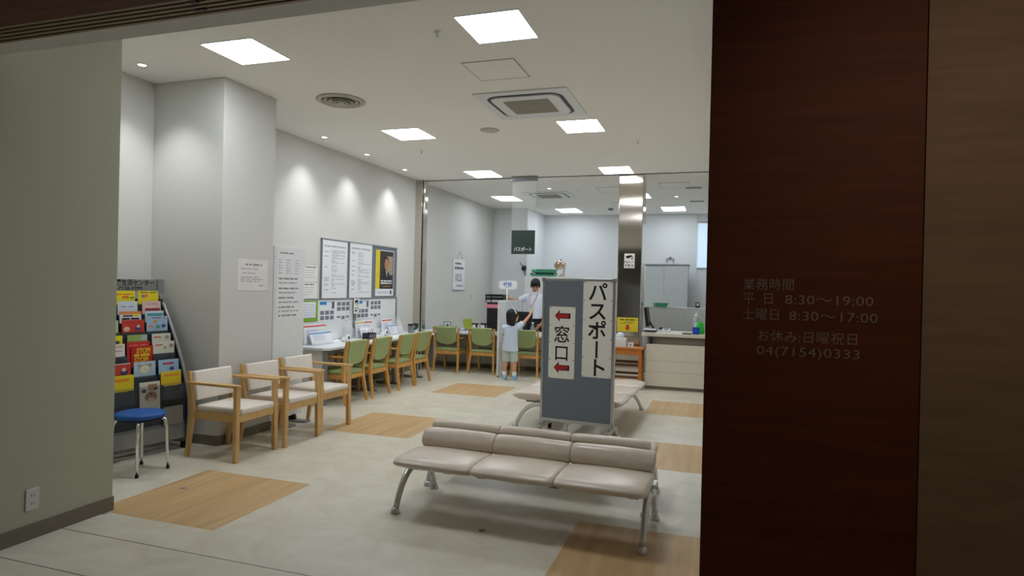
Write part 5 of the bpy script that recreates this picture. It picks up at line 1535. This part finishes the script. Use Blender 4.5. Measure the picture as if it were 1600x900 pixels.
edges = [('pelvis', 'waist'), ('waist', 'chest'), ('chest', 'neckbase'), ('neckbase', 'neck'), ('neck', 'skull'), ('chest', 'rsh'), ('rsh', 'relb'), ('relb', 'rwrist'), ('chest', 'lsh'), ('lsh', 'lelb'), ('lelb', 'lwrist'),
         ('pelvis', 'rhip'), ('rhip', 'rknee'), ('rknee', 'rcalf'), ('rcalf', 'rank'), ('rank', 'rheel'), ('rheel', 'rtoe'), ('pelvis', 'lhip'), ('lhip', 'lknee'), ('lknee', 'lcalf'), ('lcalf', 'lank'), ('lank', 'lheel'), ('lheel', 'ltoe')]
hand(pts, edges, 'r', (0.262, 0.19, 1.02), (0.25, 0.4, 0.88), (-0.9, 0.2, 0.2), 0.115, 0.5, (0.0, 0.9, -0.4))
hand(pts, edges, 'l', (-0.08, 0.20, 0.68), (0.4, 0.9, 0.0), (0.9, -0.4, 0.2), 0.115, 0.3, (0, 0, -1))
girl = skin('person', pts, edges, M_SKIN, None, 2, head_shapes(gh, 0.215, GM), 0.006)
girl.location = (GX, GY, 0)
tag(girl, 'small person from behind in a pale blue shirt, one arm raised at the far counter', 'person')
face(girl, gh, 0.215, GM, M_HAIR)
M_TEE = mat('pale_blue_cotton', srgb(206, 220, 240), 0.8, var=0.03)
M_SHORTS = mat('pale_grey_cotton', srgb(190, 200, 192), 0.8, var=0.03)
M_SOCK = mat('white_sock', srgb(232, 234, 238), 0.85)
M_SHOE = mat('light_blue_shoe', srgb(140, 190, 226), 0.6)
mb = trunk(MB(), (((0.005, 0, 0.455), 0.130, 0.104), ((0.005, 0, 0.55), 0.120, 0.096), ((0.01, 0, 0.65), 0.109, 0.088), ((0.015, 0, 0.75), 0.108, 0.086), ((0.018, 0, 0.80), 0.112, 0.078), ((0.022, 0.004, 0.845), 0.086, 0.066), ((0.028, 0.010, 0.880), 0.048, 0.046)))
mb.tube([(0.08, 0.004, 0.82), (0.125, 0.012, 0.838), (0.180, 0.065, 0.888)], [0.056, 0.052, 0.048], None, 18)
mb.tube([(-0.05, 0.004, 0.81), (-0.09, 0.01, 0.815), (-0.122, 0.05, 0.735)], [0.056, 0.052, 0.048], None, 18)
fuse('shirt', mb, M_TEE, girl, 0.007)
mb = trunk(MB(), (((0, 0, 0.44), 0.09, 0.075), ((0, 0, 0.48), 0.118, 0.092), ((0, 0, 0.55), 0.108, 0.086)))
mb.tube([(0.058, 0, 0.50), (0.066, 0.002, 0.40), (0.074, 0.004, 0.285)], [0.062, 0.064, 0.062], None, 20)
mb.tube([(-0.052, 0, 0.50), (-0.060, 0.002, 0.40), (-0.067, 0.004, 0.285)], [0.062, 0.064, 0.062], None, 20)
fuse('shorts', mb, M_SHORTS, girl, 0.007)
for s, x in ((1, 0.08), (-1, -0.075)):
    MB().tube([(x, -0.01, 0.05), (x, -0.011, 0.09), (x, -0.012, 0.135)], [0.036, 0.034, 0.040], M_SOCK, 16).build('sock', parent=girl)
    dx = 0.0 if s > 0 else -0.025
    sm = MB()
    sm.loft([[(x + dx * t + w * math.cos(2 * PI * k / 16), y + 0.02 * 0, max(0.014, 0.014 + hh + hh * math.sin(2 * PI * k / 16))) for k in range(16)] for t, y, w, hh in ((0, -0.058, 0.018, 0.018), (0, -0.045, 0.032, 0.032), (0, -0.01, 0.036, 0.036), (0.4, 0.04, 0.038, 0.028), (0.8, 0.085, 0.036, 0.02), (1, 0.115, 0.022, 0.013))], M_SHOE)
    so = sm.build('shoe', parent=girl)
    MB().loft([[(x + dx * t + w * math.cos(2 * PI * k / 16), y, 0.001 + 0.012 * (0.5 + 0.5 * math.sin(2 * PI * k / 16))) for k in range(16)] for t, y, w in ((0, -0.062, 0.016), (0, -0.045, 0.035), (0, 0.0, 0.036), (0.5, 0.05, 0.040), (0.8, 0.09, 0.037), (1, 0.12, 0.02))], M_SOCK).build('sole', parent=so)
T = Matrix.Translation(gh) @ GM.to_3x3().to_4x4()
hm2 = MB()
hm2.ball((0, 0.012, 0.03), (0.085, 0.100, 0.092), M_HAIR, 24, T)
rings = [[(rx * math.cos(2 * PI * k / 22), y + ry * math.sin(2 * PI * k / 22), z) for k in range(22)] for z, rx, ry, y in ((0.06, 0.078, 0.080, 0.022), (0.01, 0.090, 0.078, 0.034), (-0.05, 0.098, 0.070, 0.046), (-0.10, 0.098, 0.058, 0.056), (-0.135, 0.085, 0.042, 0.06), (-0.15, 0.05, 0.024, 0.06))]
hm2.loft([[tuple(T @ Vector(p)) for p in r] for r in rings], M_HAIR)
fuse('hair', hm2, M_HAIR, girl, 0.006, 6)
tagm = MB()
pts_ = [tuple(T @ Vector((0.088 * math.cos(a), -0.01, 0.035 + 0.090 * math.sin(a)))) for a in [PI * k / 14 for k in range(15)]]
tagm.tube(pts_, 0.008, M_SOCK, 8)
tagm.build('hair_band', parent=girl)
# the white slip in her raised hand
hp = Vector((0.262, 0.19, 1.02)) + Vector((0.25, 0.4, 0.88)).normalized() * 0.075
tag(MB().box((-0.035, -0.002, -0.02), (0.03, 0.002, 0.06), M_PAPER, 0.001).build('paper_slip', loc=(GX + hp.x, GY + hp.y + 0.012, hp.z), rot=(0.3, 0.2, 0.2)), 'small white slip held up in the hand of the small person', 'paper')

# ---- the clerk: standing behind the counter, looking down
MX, MY = -3.16, 11.02
CM = Matrix.Rotation(math.radians(14), 4, 'Z') @ Matrix.Rotation(math.radians(24), 4, 'X')
chd = Vector((0.015, -0.035, 1.475))
pts = {'pelvis': ((0, 0, 0.84), (0.135, 0.10)), 'waist': ((0, 0, 0.98), (0.125, 0.092)), 'chest': ((0, 0, 1.16), (0.150, 0.105)), 'neckbase': ((0, 0.0, 1.31), (0.085, 0.065)), 'neck': ((0.005, -0.012, 1.375), 0.054), 'skull': ((0.012, -0.03, 1.43), 0.06),
       'rsh': ((-0.165, 0.0, 1.275), 0.054), 'relb': ((-0.27, -0.06, 1.19), 0.042), 'rwrist': ((-0.435, -0.19, 1.245), 0.029),
       'lsh': ((0.165, 0.0, 1.275), 0.054), 'lelb': ((0.215, -0.01, 1.01), 0.042), 'lwrist': ((0.175, -0.10, 0.80), 0.029),
       'rhip': ((-0.085, 0, 0.78), 0.092), 'rknee': ((-0.09, -0.01, 0.44), 0.062), 'rcalf': ((-0.09, 0.01, 0.32), 0.058), 'rank': ((-0.09, 0.01, 0.09), 0.038), 'rheel': ((-0.09, 0.01, 0.04), 0.035), 'rtoe': ((-0.10, -0.16, 0.032), 0.030),
       'lhip': ((0.085, 0, 0.78), 0.092), 'lknee': ((0.09, -0.01, 0.44), 0.062), 'lcalf': ((0.09, 0.01, 0.32), 0.058), 'lank': ((0.09, 0.01, 0.09), 0.038), 'lheel': ((0.09, 0.01, 0.04), 0.035), 'ltoe': ((0.10, -0.16, 0.032), 0.030)}
edges2 = []
hand(pts, edges2, 'r', (-0.435, -0.19, 1.245), (-0.75, -0.6, 0.05), (0.3, -0.5, 0.8), 0.17, 0.35, (0.1, -0.2, -0.95))
hand(pts, edges2, 'l', (0.175, -0.10, 0.80), (-0.70, -0.30, -0.60), (-0.3, -0.7, 0.5), 0.17, 0.35, (-0.5, 0.3, -0.8))
ed = [('pelvis', 'waist'), ('waist', 'chest'), ('chest', 'neckbase'), ('neckbase', 'neck'), ('neck', 'skull'), ('chest', 'rsh'), ('rsh', 'relb'), ('relb', 'rwrist'), ('chest', 'lsh'), ('lsh', 'lelb'), ('lelb', 'lwrist'),
      ('pelvis', 'rhip'), ('rhip', 'rknee'), ('rknee', 'rcalf'), ('rcalf', 'rank'), ('rank', 'rheel'), ('rheel', 'rtoe'), ('pelvis', 'lhip'), ('lhip', 'lknee'), ('lknee', 'lcalf'), ('lcalf', 'lank'), ('lank', 'lheel'), ('lheel', 'ltoe')] + edges2
man = skin('person', pts, ed, M_SKINM, None, 2, head_shapes(chd, 0.235, CM), 0.008)
man.location = (MX, MY, 0)
tag(man, 'dark-haired person in a pale shirt and pink lanyard standing behind the far counter looking down', 'person')
face(man, chd, 0.235, CM, M_HAIR)
M_SHIRT = mat('pale_shirt', srgb(222, 228, 240), 0.75, var=0.03)
M_TROU = mat('black_trousers', srgb(26, 27, 34), 0.8)
mb = trunk(MB(), (((0, 0, 0.87), 0.150, 0.116), ((0, 0, 0.95), 0.152, 0.118), ((0, 0, 1.05), 0.158, 0.120), ((0, 0, 1.16), 0.174, 0.124), ((0, 0, 1.24), 0.182, 0.112), ((0, 0, 1.30), 0.145, 0.090), ((0.003, -0.004, 1.345), 0.078, 0.070), ((0.005, -0.010, 1.370), 0.066, 0.062)))
mb.tube([(-0.12, 0, 1.262), (-0.175, -0.004, 1.268), (-0.285, -0.072, 1.203)], [0.064, 0.064, 0.054], None, 18)
mb.tube([(0.12, 0, 1.262), (0.175, 0, 1.262), (0.215, -0.008, 1.03), (0.207, -0.040, 0.93)], [0.064, 0.064, 0.056, 0.050], None, 18)
fuse('shirt', mb, M_SHIRT, man, 0.008)
m = MB()
for s in (-1, 1):
    m.prism([(s * 0.006, 1.355), (s * 0.060, 1.385), (s * 0.070, 1.350), (s * 0.045, 1.300)], 'y', -0.100, -0.092, M_SHIRT)
m.build('collar', parent=man)
mb = trunk(MB(), (((0, 0, 0.66), 0.12, 0.10), ((0, 0, 0.76), 0.155, 0.122), ((0, 0, 0.89), 0.146, 0.113)))
for q in (-1, 1):
    mb.tube([(q * 0.078, 0, 0.74), (q * 0.088, -0.008, 0.44), (q * 0.09, 0.006, 0.085)], [0.100, 0.080, 0.066], None, 20)
fuse('trousers', mb, M_TROU, man, 0.009)
MB().loft([[(0.158 * math.cos(2 * PI * k / 30), 0.124 * math.sin(2 * PI * k / 30), z) for k in range(30)] for z in (0.862, 0.892)], M_BLACK).build('belt', parent=man)
for s in (-1, 1):
    MB().loft([[(s * 0.095 + w * math.cos(2 * PI * k / 16), y, max(0.002, hh + hh * math.sin(2 * PI * k / 16))) for k in range(16)] for y, w, hh in ((0.06, 0.02, 0.03), (0.04, 0.042, 0.045), (-0.03, 0.046, 0.048), (-0.12, 0.048, 0.034), (-0.19, 0.036, 0.024), (-0.21, 0.018, 0.016))], M_BLACK).build('shoe', parent=man)
m = MB()
PK = plain(228, 150, 160, 0.6)
m.tube([(-0.075, -0.05, 1.345), (-0.07, -0.118, 1.27), (-0.05, -0.140, 1.16), (-0.03, -0.138, 1.06)], 0.009, PK, 8, flat=0.5)
m.tube([(0.075, -0.05, 1.345), (0.06, -0.118, 1.27), (0.01, -0.142, 1.16), (-0.03, -0.138, 1.06)], 0.009, PK, 8, flat=0.5)
m.box((-0.06, -0.148, 0.985), (-0.002, -0.142, 1.06), M_PAPER)
m.build('lanyard', parent=man)
CT = Matrix.Translation(chd) @ CM.to_3x3().to_4x4()
hm = MB()
hm.ball((0, 0.016, 0.045), (0.090, 0.104, 0.094), M_HAIR, 26, CT)
hm.ball((0, -0.050, 0.082), (0.078, 0.044, 0.036), M_HAIR, 20, CT)
for s in (-1, 1):
    hm.ball((s * 0.074, 0.005, 0.015), (0.017, 0.05, 0.05), M_HAIR, 14, CT)
hm.ball((0, 0.06, -0.02), (0.075, 0.05, 0.07), M_HAIR, 18, CT)
fuse('hair', hm, M_HAIR, man, 0.006, 3)
MB().tube([(-0.275, -0.066, 1.192), (-0.30, -0.086, 1.20)], [0.050, 0.048], plain(30, 44, 96, 0.5), 16).build('arm_band', parent=man)
